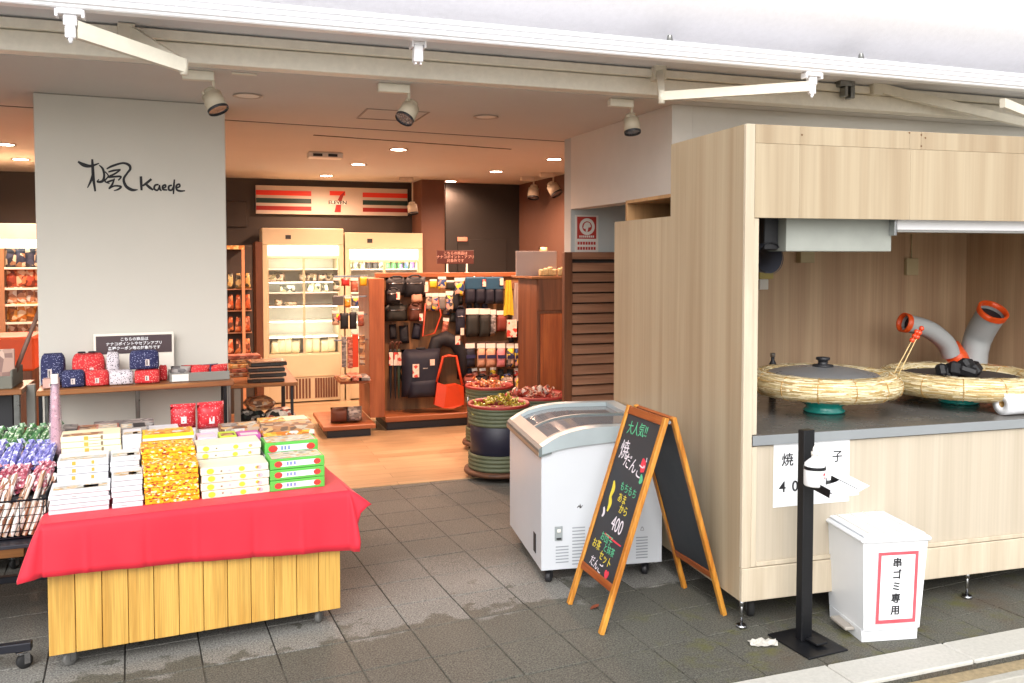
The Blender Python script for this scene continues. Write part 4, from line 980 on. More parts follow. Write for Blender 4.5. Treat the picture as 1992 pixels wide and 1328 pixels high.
leaf(1157, 1183, 'reddish fallen leaf between the chalkboard legs'); leaf(38, 1122, 'orange fallen leaf under the candy rack', '#8a4a22')
# ================================================================ wheeled display cart with red cloth
C0 = Vector((-.605, 3.782, 0)); CA = R(4.85); CWD, CDP, CTZ = 1.16, .98, .60
cart = thing('display_cart', 'pine-planked display cart on casters under the red cloth', 'cart', C0, CA)
CN = Vector((math.sin(CA), -math.cos(CA), 0))
def CP(px, py, y): return wl(cart, PP(px, py, C0 - CN * y, CN))
def CW(p): a = CA; return Vector((C0.x + p[0] * math.cos(a) - p[1] * math.sin(a), C0.y + p[0] * math.sin(a) + p[1] * math.cos(a), p[2]))
pw = CWD / 12
pm = M().box(.0012, pw - .0012, 0, .018, .075, CTZ - .001, b=.002).mesh('plank', m_pine)
for i in range(12): put('plank', pm, cart, (pw * i, 0, 0))
bx('backing_board', m_orange_x, cart, .02, CWD - .02, .0185, .03, .08, CTZ - .002, b=0)
for x in (0, CWD - .02): bx('side_panel', m_pine, cart, x, x + .02, .0305, CDP, .075, CTZ - .001, b=.002)
bx('rear_panel', m_pine, cart, .021, CWD - .021, CDP - .02, CDP - .001, .075, CTZ - .001, b=.002)
bx('table_top', m_pine, cart, -.01, CWD + .03, -.005, CDP + .01, CTZ, CTZ + .006, b=.002)
m_wheel = plain('grey_wheel', '#6b6a68', .5)
for x, y, a in ((.06, .06, .6), (CWD - .09, .06, 1.0), (.06, CDP - .08, .3), (CWD - .09, CDP - .08, 2)): caster(cart, x, y, .075, .03, .024, a, tyre=m_wheel)
# cloth: flat top plus a flaring drop along three sides
ZC = CTZ + .008; X0, X1, Y0, Y1 = -.015, CWD + .035, -.012, CDP + .01
per = []
def addp(p, n, fl, dr): per.append((Vector((p[0], p[1], 0)), Vector((n[0], n[1], 0)), fl, dr))
NL, NF = 14, 150
def crease(t): return sum(a * math.exp(-((t - c) / .008) ** 2) for c, a in ((.13, .005), (.31, -.004), (.47, .004), (.66, -.005), (.83, .004)))
for i in range(NL): t = i / NL; addp((X0, Y1 + (Y0 - Y1) * t), (-1, 0), .03 + .05 * t ** 2, .17 + .03 * t)
for i in range(5):
    a = R(90 * i / 4); addp((X0, Y0), (-math.cos(a), -math.sin(a)), (.07, .09, .11, .065, .035)[i], (.20, .20, .198, .195, .195)[i])
for i in range(1, NF): t = i / NF; addp((X0 + (X1 - X0) * t, Y0), (0, -1), .012 + .03 * (1 - t) ** 8 + .02 * t ** 8, .195 + .067 * t)
for i in range(9):
    a = R(90 * i / 8); addp((X1, Y0), (math.sin(a), -math.cos(a)), (.035, .06, .085, .075, .05, .06, .085, .105, .10)[i], (.262, .262, .258, .22, .15, .10, .075, .07, .07)[i])
for i in range(1, NL + 1): t = i / NL; addp((X1, Y0 + (Y1 - Y0) * t), (1, 0), .095 * (1 - .5 * t) + .012 * math.sin(t * 9), .075 + .10 * t)
cl = M(); rows = 9; vs = []
for p, n, fl, dr in per:
    for k in range(rows):
        v = k / (rows - 1)
        ph = p.x * 9 + p.y * 11
        out = .004 * min(1, v * 6) + fl * (v ** .8) + .006 * v * math.sin(ph) + .004 * v * math.sin(ph * 2.3 + 1) + .002 * math.sin(ph * 5.1) * v * v + (crease((p.x - X0) / (X1 - X0)) * v if n.y < -.9 else 0)
        vs.append(p + n * out + Vector((0, 0, ZC - .010 * (v > 0) * min(1, v * 8) * 0 - dr * (1 - (1 - v) ** 1.0))))
n_ = len(per)
cl.add(vs, [(i * rows + k, (i + 1) * rows + k, (i + 1) * rows + k + 1, i * rows + k + 1) for i in range(n_ - 1) for k in range(rows - 1)], 0, True)
cl.add([(X0, Y0, ZC), (X1, Y0, ZC), (X1, Y1, ZC), (X0, Y1, ZC)], [(0, 1, 2, 3)], 0, False)
m_cloth = plain('red_cloth', (.64, .013, .034), .75, var=.05, vs=4, bump=.15, bs=500, sheen=.1)
clo = tag(cl.build('table_cloth', m_cloth, None, C0, CA), 'bright red cloth draped over the wheeled display cart', 'tablecloth')
so = clo.modifiers.new('thickness', 'SOLIDIFY'); so.thickness = .0012; so.offset = 1

# ---- confectionery boxes, one object each
def sheet_style(kind):
    def f(mb, w_, d_, h_, k, n):
        F = lambda x0, x1, z0, z1, mi, y=-.0004: mb.quad((x0, y, z0), (x1, y, z0), (x1, y, z1), (x0, y, z1), mi)
        T_ = lambda x0, x1, y0, y1, mi: mb.quad((x0, y0, h_ + .0004), (x1, y0, h_ + .0004), (x1, y1, h_ + .0004), (x0, y1, h_ + .0004), mi)
        if kind == 'white':
            for i in range(3): x = w_ * random.uniform(.25, .8); F(x, x + w_ * random.uniform(.06, .18), h_ * .4, h_ * .6, 1)
            F(w_ * .15, w_ * .6, h_ * .2, h_ * .26, 1); T_(w_ * .05, w_ * .95, d_ * .08, d_ * .5, 4); T_(w_ * .55, w_ * .8, d_ * .12, d_ * .4, 5)
        elif kind == 'star':
            F(w_ * .28, w_ * .28 + h_ * .5, h_ * .25, h_ * .8, 2); F(w_ * .66, w_ * .66 + h_ * .4, h_ * .25, h_ * .75, 2); F(w_ * .3, w_ * .8, h_ * .1, h_ * .18, 1); T_(w_ * .05, w_ * .95, d_ * .05, d_ * .4, 4)
        elif kind == 'cream':
            F(w_ * .38, w_ * .38 + h_ * .7, h_ * .15, h_ * .85, 2); F(w_ * .46, w_ * .66, h_ * .45, h_ * .55, 3); F(w_ * .66, w_ * .70, h_ * .15, h_ * .85, 6); T_(w_ * .03, w_ * .7, d_ * .05, d_ * .45, 4)
        elif kind == 'dots':
            for cx0, r_, mi in ((.14, .40, 2), (.30, .12, 6), (.60, .34, 7), (.86, .3, 8), (.83, .22, 2), (.42, .16, 5)):
                r_ *= h_; z = h_ * random.uniform(.4, .6); mb.add([(w_ * cx0 + r_ * 1.2 * math.cos(a * .5236), -.0004, z + r_ * math.sin(a * .5236)) for a in range(12)], [list(range(12))], mi)
        elif kind == 'green':
            F(w_ * .12, w_ * .88, h_ * .24, h_ * .76, 1, -.0004)
            for cx0, r_ in ((.15, .3), (.86, .28)): mb.add([(w_ * cx0 + r_ * h_ * 1.3 * math.cos(a * .6283), -.0008, h_ * .5 + r_ * h_ * math.sin(a * .6283)) for a in range(10)], [list(range(10))], 2)
            for x in (.3, .36, .43): F(w_ * x, w_ * (x + .035), h_ * .36, h_ * .68, 3, -.0008)
            T_(w_ * .04, w_ * .96, d_ * .05, d_ * .95, 4)
        elif kind == 'band': F(0, w_, h_ * .1, h_ * .5, 1); T_(w_ * .05, w_ * .95, d_ * .1, d_ * .9, 4)
        elif kind == 'film': T_(w_ * .05, w_ * .45, d_ * .1, d_ * .9, 1); T_(w_ * .5, w_ * .95, d_ * .1, d_ * .9, 2); F(w_ * .1, w_ * .6, h_ * .3, h_ * .7, 2)
        elif kind == 'plain': T_(w_ * .1, w_ * .9, d_ * .1, d_ * .6, 1)
    return f
m_gp = plain('print_grey', '#d3cfd0', .6, var=.1); m_ye = plain('print_yellow', '#eecb3a', .5, var=.08); m_go = plain('print_gold', '#caa040', .5); m_photo = printed('photo_print', ['#c8b79a', '#b0b4a8', '#d8cfc0', '#98917f', '#d4a05a', '#c8c8c8'], (45, 90, 30)); m_pk = plain('print_pink', '#e0b3bd', .6); m_lime = plain('print_lime', '#cdd83a', .5); m_bl = plain('print_blue', '#7a83c4', .6)
m_whitebox = plain('white_box', '#d6d6da', .5, var=.03, bump=.05); m_creambox = plain('cream_box', '#eadfbd', .5, var=.04, bump=.05); m_dotbox = plain('ivory_box', '#dcd7c4', .5, var=.03, bump=.05)
m_greenbox = plain('green_box', '#5bb54a', .45, var=.05, bump=.05); m_gl = plain('label_pale', '#dfe9ee', .5); m_straww = plain('print_strawberry', '#d83a34', .5)
m_yellowbox = printed('yellow_pattern', ['#f2ae0c', '#e6920e', '#f4c01e', '#9c4412', '#efa60e', '#f6e4b4', '#dc8410', '#f3b614'], (105, 60, 150)); m_yellow = plain('yellow_box', '#f6c81e', .5, var=.08, bump=.05)
m_oran = printed('orange_pack', ['#e0922c', '#c7722a', '#e9b24c', '#d8d0c8', '#e9a030'], (40, 40, 60)); m_brownp = printed('brown_pack', ['#8a5636', '#a87650', '#c49a6a', '#6d5140', '#b8a48e'], (30, 30, 60)); m_greyp = printed('grey_pack', ['#77716e', '#8f8884', '#5d5858', '#a39c98'], (30, 30, 60)); m_rustp = printed('rust_pack', ['#a4523a', '#b96a50', '#8a4a3a', '#c08a78'], (30, 30, 60))
m_lilac = plain('lilac_box', '#dcc3dc', .5, var=.04); m_mag = plain('magenta_box', '#c25aa8', .5, var=.05); m_limeb = plain('lime_box', '#b9d136', .5, var=.05); m_trayc = printed('sweet_tray', ['#d8a45a', '#c88a4a', '#e8cf90', '#b8743a'], (40, 40, 40))
STY = {'white': [m_whitebox, m_gp, m_ye, m_gp, m_photo, m_pk, m_ink], 'star': [m_whitebox, m_gp, m_go, m_gp, m_photo, m_pk], 'cream': [m_creambox, m_gp, m_go, m_brownp, m_brownp, m_gp, plain('print_dark', '#7d6a52', .6)],
       'dots': [m_dotbox, m_gp, m_ye, m_gp, m_photo, m_pk, plain('print_dark', '#7d6a52', .6), m_lime, m_pk], 'green': [m_greenbox, m_gl, m_straww, m_bl, m_photo], 'yellowp': [m_yellowbox, m_ye, m_ye], 'band': [m_yellow, m_whitebox, m_oran, m_oran, m_oran],
       'film': [m_oran, m_brownp, m_photo]}
boxcount = 0
def stack(px0, px1, pt, pb, y, dep, n, style, desc, place, grp, mats=None, jit=.004):
    """n boxes seen from their lowest visible edge (px0, pb) up to the top edge (px0, pt); y in the cart frame"""
    global boxcount
    a, b_ = CP(px0, pb, y), CP(px1, pb, y); zt_ = CP(px0, pt, y).z; zb_ = CTZ + .0095 if y < .2 else max(a.z, CTZ + .0095); h_ = (zt_ - zb_) / n; w_ = b_.x - a.x
    for k in range(n):
        mb = M().box(0, w_, 0, dep, 0, h_ - .0018, b=.0022); sheet_style({'yellowp': 'none'}.get(style, style))(mb, w_, dep, h_ - .0012, k, n)
        o = mb.build('sweet_box', mats or STY[style], None, CW((a.x + random.uniform(-jit, jit), y + random.uniform(-jit, jit) * .8, zb_ + h_ * k)), CA + random.uniform(-.012, .012))
        kk = n - 1 - k
        pos = '' if n == 1 else ('bottom of ' if kk == n - 1 else ('top of ' if kk == 0 else ORD[kk] + ' down in '))
        tag(o, f'{desc}, {pos or "on "}{place}', 'box', grp); boxcount += 1
    return a.x, b_.x, zb_, zt_
def riser(x0, x1, y0, y1, z1):
    if z1 - ZC > .012: bx('display_step', m_whitebox, cart, x0, x1, y0, y1, ZC + .0008, z1 - .0008, b=.001)
rows_ = [  # px0 px1 top bottom y depth n style desc place group
 (96, 214, 956, 999, .10, .15, 5, 'white', 'wide white sweet box', 'the front left stack', 'white boxes'),
 (219, 279, 927, 984, .10, .15, 6, 'white', 'narrow white sweet box', 'the front stack left of the yellow boxes', 'white boxes'),
 (282, 388, 907, 977, .10, .16, 7, 'yellowp', 'yellow patterned sweet box', 'the front yellow stack', 'yellow boxes'),
 (392, 524, 911, 966, .10, .16, 4, 'dots', 'ivory sweet box with fruit dots', 'the front dotted stack', 'ivory boxes'),
 (526, 632, 894, 950, .10, .15, 3, 'green', 'green sweet box with strawberry label', 'the front right stack', 'green boxes'),
 (112, 212, 897, 940, .275, .16, 3, 'star', 'white sweet box with gold mark', 'the second-row left stack', 'white boxes'),
 (216, 273, 889, 919, .275, .16, 3, 'white', 'small white sweet box', 'the second-row stack left of the yellow boxes', 'white boxes'),
 (275, 380, 874, 905, .275, .16, 3, 'yellowp', 'yellow patterned sweet box', 'the second-row yellow stack', 'yellow boxes'),
 (382, 507, 868, 908, .275, .16, 3, 'dots', 'ivory sweet box with large lemon dots', 'the second-row dotted stack', 'ivory boxes'),
 (514, 617, 862, 886, .275, .16, 1, 'green', 'green sweet box with strawberry label', 'the second-row step', 'green boxes'),
 (118, 235, 850, 885, .45, .15, 3, 'cream', 'cream sweet box with gold crest', 'the back left stack', 'cream boxes'),
 (238, 275, 846, 874, .45, .15, 1, 'white', 'plain white sweet box', 'the step right of the cream stack', 'white boxes'),
 (276, 376, 847, 873, .45, .15, 2, 'band', 'orange and yellow sweet box', 'the back yellow stack', 'yellow boxes'),
]
ext = {}
for r_ in rows_:
    x0, x1, zb_, zt_ = stack(*r_); ext.setdefault(r_[4], []).append((x0, x1, zb_)); riser(x0 + .002, x1 - .002, r_[4], r_[4] + r_[5], zb_)
def small(px0, px1, pt, pb, y, dep, mats, label, style='plain', name='sweet_box', grp='small packs'):
    a, b_ = CP(px0, pb, y), CP(px1, pb, y); zt_ = CP(px0, pt, y).z; w_ = b_.x - a.x; h_ = max(zt_ - a.z, .012)
    mb = M().box(0, w_, 0, dep, 0, h_, b=.0015); sheet_style(style)(mb, w_, dep, h_, 0, 1)
    tag(mb.build(name, mats, None, CW((a.x, y, a.z)), CA + random.uniform(-.02, .02)), label, 'box', grp); riser(a.x + .003, b_.x - .003, y, y + dep, a.z)
small(385, 421, 852, 868, .45, .12, [m_lilac, m_gp], 'small lilac box behind the dotted boxes'); small(428, 461, 849, 864, .45, .12, [m_limeb, m_brownp], 'small lime green box behind the dotted boxes'); small(465, 508, 848, 861, .45, .12, [m_mag, m_gp], 'small magenta box behind the dotted boxes')
for k, (pt, pb, mt) in enumerate(((833, 842, m_brownp), (842, 851, m_oran), (851, 861, m_rustp))):
    a = CP(514, 861, .45)
    small(513, 612, pt, pb, .45 + .003 * k, .15, [mt, m_photo, m_brownp], ['brown film-wrapped flat pack topmost', 'orange film-wrapped flat pack in the middle', 'rust film-wrapped flat pack lowest'][k] + ' behind the green boxes', 'film', 'flat_pack') if k == 2 else None
    if k < 2:
        q0, q1 = CP(513, pb, .45), CP(612, pb, .45); zz = CP(513, pt, .45).z
        tag(M().box(0, q1.x - q0.x, 0, .15, 0, zz - q0.z - .0006, b=.001).build('flat_pack', [mt], None, CW((q0.x, .45, q0.z)), CA), ['brown film-wrapped flat pack topmost', 'orange film-wrapped flat pack in the middle'][k] + ' behind the green boxes', 'box', 'small packs')
small(150, 232, 838, 849, .63, .14, [m_rustp, m_brownp, m_photo], 'rust coloured wrapped pack behind the cream boxes', 'film', 'flat_pack'); small(120, 149, 836, 850, .63, .14, [m_greyp, m_greyp], 'grey wrapped pack at the left end behind the cream boxes', 'plain', 'flat_pack')
small(234, 286, 834, 847, .63, .14, [m_greyp, m_photo, m_ink], 'dark grey wrapped pack behind the plain white box', 'film', 'flat_pack'); small(290, 349, 838, 848, .63, .14, [m_whitebox, m_gp], 'flat white box behind the yellow boxes', 'plain', 'flat_pack')
small(430, 506, 832, 846, .63, .12, [m_brownp, m_greyp, m_photo], 'brown wrapped pack behind the small bright boxes', 'film', 'flat_pack'); small(508, 606, 822, 833, .66, .14, [m_trayc, m_oran, m_creambox], 'open tray of golden sweets at the far right back', 'film', 'sweet_tray')
small(182, 300, 829, 837, .80, .13, [m_greyp, m_greyp], 'long grey tray at the very back of the cart', 'plain', 'flat_tray')
q = CP(116, 840, .70)
for k, (a0, a1) in enumerate(((332, 382), (384, 437))):
    p0, p1 = CP(a0, 836, .82), CP(a1, 836, .82); zt_ = CP(a0, 788 - 4 * k, .82).z
    mb = M().puffy(p1.x - p0.x, .07, (zt_ - p0.z) * .93, 0, z0=0, p=.35, jit=.1); w_ = p1.x - p0.x
    mb.box(-w_ * .49, w_ * .49, -.004, .004, (zt_ - p0.z) * .90, zt_ - p0.z, 0)
    mb.quad((-.012, -.037, .03), (.014, -.037, .03), (.014, -.036, .065), (-.012, -.036, .065), 1)
    o = mb.build('sweet_bag', [spotted('red_asanoha', '#c42a34', '#e8a0a0', 95, .22, .45), m_gp], None, CW(((p0.x + p1.x) / 2, .84, p0.z)), CA + .06 * k)
    tag(o, ['red patterned gift bag with a white tag, left of the pair behind the boxes', 'red patterned gift bag with a white tag, right of the pair behind the boxes'][k], 'gift bag', 'red gift bags'); riser(p0.x + .01, p1.x - .005, .80, .90, p0.z)
print('boxes', boxcount)

# ================================================================ candy rack and wire basket at far left
rk = thing('rolling_rack', 'black steel rack base on casters at the left edge', 'rack', (-1.0, 4.2, 0))
pa_, pb_ = G(80, 1158), G(55, 1303)
RX = -.70
m_blk = plain('rack_black', '#2a2b33', .4, metal=.4)
for y in (pb_.y + .02, pa_.y + .02):
    bx('foot_bar', m_blk, rk, -.9, RX + 1.0 + .02, y - 4.2 - .018, y - 4.2 + .018, .075, .108, b=.003)
    caster(rk, RX + 1.0 - .02, y - 4.2, .075, .03, .026, .5)
    caster(rk, -.85, y - 4.2, .075, .03, .026, .5)
for y in (pb_.y + .02, pa_.y + .02): bx('upright', m_blk, rk, -.55, -.52, y - 4.2 - .014, y - 4.2 + .014, .109, .50, b=.003)
bx('shelf', m_blk, rk, -.6, .36, -.36, .45, .5005, .515, b=.002)
by0 = 3.92; q0 = PY(88, 1030, by0); bz0 = .517; bz1 = PY(60, 972, by0).z; bX = q0.x
bk = thing('wire_basket', 'black wire basket of candy sticks beside the red cloth', 'basket', (bX, by0, bz0)); BH = bz1 - bz0; BWd, BD = .62, .50
m_wire = plain('black_wire', '#22242c', .4, metal=.5)
for z in (0.004, BH): M().tube([(-BWd, 0, z), (0, 0, z), (.02 if z else 0, BD, z + (.05 if z > .01 else 0)), (-BWd, BD, z + (.05 if z > .01 else 0)), (-BWd, 0, z)], .0045, 6).build('rim_wire', m_wire, bk)
for k in range(4): z = BH * (k + 1) / 5; M().tube([(-BWd, 0, z), (0, 0, z), (.012, BD, z)], .0018, 5).build('wire', m_wire, bk)
for k in range(8): x = -BWd * k / 7 * .98 - .004; M().tube([(x, 0, .004), (x, 0, BH)], .0022, 5).build('wire', m_wire, bk)
bx('side_sheet', m_wire, bk, .002, .005, .006, BD, .0, BH + .03, b=0); bx('bottom_sheet', m_wire, bk, -BWd, 0, .004, BD, .0005, .003, b=0)
def candy_mesh(name, L, r, mats, twist=True):
    mb = M(); prof = [(r * 1.1, 0), (r * .45, .012), (r, .026), (r, L - .026), (r * .45, L - .012), (r * 1.25, L)] if twist else [(0, 0), (r, .002), (r, L - .002), (0, L)]
    n = 9; vs = []
    for i, (q, z) in enumerate(prof):
        for k in range(n): a = 2 * math.pi * k / n; f = 1 + (.18 if k % 2 else -.12) * twist; vs.append((q * f * math.cos(a), q * f * math.sin(a), z))
    mb.add(vs, [(i * n + k, i * n + (k + 1) % n, (i + 1) * n + (k + 1) % n, (i + 1) * n + k) for i in range(len(prof) - 1) for k in range(n)], 0, False)
    return mb.mesh(name, mats)
def foil(name, cols, sc): 
    m = printed(name, cols, sc, .3); m.node_tree.nodes['Principled BSDF'].inputs['Coat Weight'].default_value = .6; return m
sets = [('brown and cream', foil('foil_brown', ['#8a5a3a', '#d8d0c8', '#b08a70', '#e8e4e0', '#7d5640', '#cfc4b8'], (120, 120, 22)), 0, .26, .010, 'brown and cream striped candy stick, front row of the wire basket'),
        ('red', foil('foil_red', ['#b0586a', '#9a4456', '#d8a0a8', '#b86876', '#efdcde', '#8a3a4a'], (130, 130, 100)), 1, .16, .0135, 'pinkish red wrapped candy stick, second row of the wire basket'),
        ('blue', foil('foil_blue', ['#6a68b0', '#7a78bc', '#a4a2d4', '#5a589a', '#d8d8f0', '#8a88c0'], (130, 130, 100)), 2, .17, .0135, 'violet blue wrapped candy stick, third row of the wire basket'),
        ('green', foil('foil_green', ['#4a7a48', '#5a8656', '#3c6a40', '#88a880', '#d0d8c4', '#42684a'], (130, 130, 100)), 3, .16, .0135, 'green wrapped candy stick, back row of the wire basket')]
rowpos = [(by0 + .03, bz0 + .02), (by0 + .15, None), (by0 + .29, None), (by0 + .46, None)]
pyrow = [None, (60, 915), (60, 880), (60, 855)]
for nm, mt, ri, L, r, lb in sets:
    me = candy_mesh('candy_stick', L, r, mt, ri > 0)
    for k in range(15 if ri == 0 else 14):
        x = bX - .03 - k * (.026 if ri else .024) - .004 * ri
        if ri == 0: y, z, tilt = by0 + .03, bz0 + .02, Vector((.16, .55, .62))
        else:
            y = rowpos[ri][0]; zt_ = PY(60, (928, 885, 850)[ri - 1], y).z; z = zt_ - .055; tilt = Vector((.12, .75, .42))
        o = put('candy_stick', me, None, (x + random.uniform(-.004, .004), y + random.uniform(-.006, .006), z + random.uniform(-.005, .005)))
        o.rotation_euler = (tilt + Vector((random.uniform(-.1, .1), random.uniform(-.1, .1), 0))).to_track_quat('Z', 'Y').to_euler()
        tag(o, f'{lb.split(",")[0]}, {nth(k)} from right, {("front", "second", "third", "back")[ri]} row of the basket', 'candy', nm + ' candy sticks in the wire basket')
# second front layer behind the wires
me = candy_mesh('candy_stick', .14, .010, sets[0][1], False)
for k in range(14):
    o = put('candy_stick', me, None, (bX - .03 - k * .024, by0 + .012, bz0 + .008)); o.rotation_euler = (Vector((.25, .15, .8))).to_track_quat('Z', 'Y').to_euler()
    tag(o, f'candy stick right behind the basket wires, {nth(k)} from the right', 'candy', 'brown and cream candy sticks in the wire basket')
# wedge holding the upper rows
bx('candy_step', m_dark, bk, -BWd + .01, -.012, .13, .24, .003, PY(60, 928, by0 + .15).z - bz0 - .075, b=0); bx('candy_step', m_dark, bk, -BWd + .01, -.012, .2405, .40, .003, PY(60, 885, by0 + .29).z - bz0 - .075, b=0); bx('candy_step', m_dark, bk, -BWd + .01, -.012, .4005, .60, .003, PY(60, 850, by0 + .46).z - bz0 - .075, b=0)
# tall film bag of pink sweets
p0, p1 = PY(110, 900, 4.36), PY(106, 728, 4.36); Hb = p1.z - p0.z
tb = thing('film_bag', 'tall clear film bag of pink sweets standing by the candy basket', 'bag', (p0.x, 4.36, p0.z))
M().puffy(.052, .045, Hb * .9, taper=.55, p=.35, z0=.0).build('sweets', spotted('pink_sweets', '#b8828a', '#8a5a60', 60, .25, .5, '#d8a8a8'), tb)
M().puffy(.075, .055, Hb, taper=.45, p=.4, z0=.0).build('film', glassy('lilac_film', '#d8c4d8', .1, .32), tb)
bx('paper_tag', m_white, tb, -.014, .014, -.018, .018, Hb * .9, Hb, b=.001)
q = PY(130, 850, 4.5); sp = M()
for k in range(14): a = random.uniform(0, 6.28); h_ = random.uniform(.03, .09); sp.add([(0, 0, 0), (.012 * math.cos(a + 1.5), .012 * math.sin(a + 1.5), h_ * .6), (.03 * math.cos(a), .03 * math.sin(a), h_)], [(0, 1, 2)], 0)
tag(sp.build('green_sprig', plain('sprig_green', '#3f5a35', .7, var=.4), None, (q.x, 4.62, CTZ + .02 + .10)), 'small dark green sprig behind the tall film bag', 'plant')
bx('sprig_stand', m_dark, None, q.x - .03, q.x + .03, 4.59, 4.65, CTZ + .012, CTZ + .119, b=.003); bpy.data.objects['sprig_stand'].parent = None
tag(bpy.data.objects['sprig_stand'], 'small dark stand under the green sprig', 'stand')
# wooden crate on casters behind the rack
cq = G(27, 1108); cy = cq.y; c0, c1 = PY(0, 1092, cy - .02), PY(46, 1038, cy - .02)
cr = thing('wooden_crate', 'orange-brown wooden crate on casters behind the candy rack', 'crate', (c1.x, cy - .02, 0))
bx('front_board', m_orange_x, cr, -.7, 0, 0, .02, .07, .36, b=.003); bx('side_board', m_orange_x, cr, -.02, 0, .0205, .5, .07, .36, b=.003); bx('bottom_board', m_orange_x, cr, -.7, -.0205, .0205, .5, .07, .085, b=0)
for y in (.03, .45): caster(cr, -.06, y, .07, .028, .022, .8)
# ================================================================ side table against the pillar
def SP(px, py, y): return wl(pil, PP(px, py, P0 + PN * -0 - PN * y * 1.0 * 1 if False else P0 + Vector((-math.sin(PA), math.cos(PA), 0)) * y, PN))
def PWd(p): return Vector((P0.x + p[0] * math.cos(PA) - p[1] * math.sin(PA), P0.y + p[0] * math.sin(PA) + p[1] * math.cos(PA), p[2]))
YF = -.40
a, b_ = SP(70, 757, YF), SP(456, 744, YF); zT = (a.z + b_.z) / 2
tbl = thing('side_table', 'narrow brown-topped metal table standing against the grey pillar', 'table', PWd((a.x, YF, 0)), PA)
TW = b_.x - a.x
bx('table_top', m_orange_x, tbl, 0, TW, 0, .36, zT - .028, zT, b=.004)
for x in (.03, TW - .035):
    bx('leg', m_black, tbl, x - .022, x - .004, .02, .04, 0, zT - .029, b=.002); bx('leg', m_steel, tbl, x + .004, x + .020, .05, .07, 0, zT - .029, b=.002)
    bx('leg', m_black, tbl, x - .01, x + .01, .32, .34, 0, zT - .029, b=.002)
x = SP(268, 790, YF + .3).x - a.x; bx('leg', m_steel, tbl, x - .012, x + .012, .30, .324, 0, zT - .029, b=.002)
bx('low_shelf', m_greyp, tbl, .06, TW - .06, .03, .33, .30, .32, b=.002)
def pplace(o, p, rot=0): o.location = PWd(p); o.rotation_euler = (0, 0, PA + rot); return o
m_navy = spotted('navy_print', '#23264f', '#a4a6c8', 125, .2, .8); m_redp = spotted('red_print', '#c92b30', '#f0b4a4', 125, .2, .8); m_whp = spotted('white_print', '#cfc6cc', '#35303c', 110, .28, .8); m_tagp = plain('paper_tag', '#d9c9c4', .6); m_bow = plain('dark_bow', '#2a2026', .8)
def pouch(px0, py0, px1, py1, y, d, mat, label, cat='gift pouch', tags=True, bow=False, name='gift_pouch', box=False, tagpos=.5):
    a, b_ = SP(px0, py1, y), SP(px1, py1, y); t_ = SP(px0, py0, y); w_, h_ = b_.x - a.x, t_.z - a.z; mb = M()
    if box: mb.box(-w_ / 2, w_ / 2, 0, d, 0, h_, 0, b=.004)
    else:
        vs = []; nn = 7
        secs = [(0, .98, .95), (h_ * .12, 1, 1), (h_ * .6, 1, 1), (h_ * .8, .98, .9), (h_ * .93, .88, .6), (h_, .72, .2)]
        for z, sx, sy in secs:
            for k in range(16):
                t = 2 * math.pi * k / 16; cx0, sy0 = math.cos(t), math.sin(t); q = (abs(cx0) ** 8 + abs(sy0) ** 8) ** -.125
                vs.append((cx0 * q * w_ / 2 * sx, d / 2 + sy0 * q * d / 2 * sy, z + random.uniform(-.002, .002)))
        mb.add(vs, [(i * 16 + k, i * 16 + (k + 1) % 16, (i + 1) * 16 + (k + 1) % 16, (i + 1) * 16 + k) for i in range(5) for k in range(16)] + [list(range(16)), list(range(80, 96))], 0, True)
    if tags: x0 = w_ * (tagpos - .5); mb.quad((x0 - .01, -.001, h_ * .18), (x0 + .01, -.001, h_ * .18), (x0 + .01, -.001, h_ * .52), (x0 - .01, -.001, h_ * .52), 1); mb.quad((x0 - .006, -.0014, h_ * .22), (x0 + .002, -.0014, h_ * .22), (x0 + .002, -.0014, h_ * .48), (x0 - .006, -.0014, h_ * .48), 2)
    if bow: mb.torus((-w_ * .2, d * .3, h_ + .008), .016, .005, 12, 6, 3, sy=.5).torus((w_ * .12, d * .3, h_ + .008), .016, .005, 12, 6, 3, sy=.5)
    o = mb.build(name, [mat, m_tagp, m_greyp, m_bow]); tag(o, label, cat); pplace(o, ((a.x + b_.x) / 2, y, a.z), random.uniform(-.05, .05)); return o
def onto(px, y): return None
E1, E2 = YF + .06, YF + .20
def pz_(z, px, y):  # pixel row of a height above the floor
    p = PWd((SP(px, 700, y).x, y, z)) - _C; d = p.dot(_F); return PCY - FPX * p.dot(_U) / d
zt2 = lambda px, y: pz_(zT + .001, px, y)
pouch(78, 690, 126, zt2(90, E2), E2, .11, m_navy, 'tall navy patterned gift pouch at the left end of the side table', tagpos=.4)
pouch(83, 738, 116, zt2(100, E1), E1, .07, plain('pink_box', '#c9a296', .5), 'small pinkish card box with a white square at the left end of the side table', 'box', name='small_box', box=True)
pouch(119, 722, 165, zt2(140, E1), E1, .09, m_navy, 'low navy patterned gift pouch beside the pink card box')
o = pouch(140, 690, 204, zt2(170, E2), E2, .12, m_redp, 'tall red patterned gift pouch with dark bow at the back of the side table', bow=True, tagpos=.6)
pouch(166, 722, 212, zt2(190, E1), E1, .09, m_redp, 'low red patterned gift pouch with a tag, left of the white ones')
pouch(207, 686, 233, zt2(220, E2), E2, .10, m_whp, 'tall white and black patterned gift pouch behind the low white one', tags=False)
pouch(212, 722, 260, zt2(235, E1), E1, .09, m_whp, 'low white patterned gift pouch between two red ones', tags=False)
rb = pouch(261, 719, 311, zt2(285, E1), E1, .09, m_redp, 'red patterned gift pouch under the navy one')
pouch(252, 683, 310, 719, E1 + .004, .085, m_navy, 'navy patterned gift pouch lying on top of the red one', tagpos=.6)
pouch(310, 712, 326, zt2(318, E2 - .04), E2 - .04, .09, m_redp, 'narrow red pouch edge showing behind the right red pouch', tags=False)
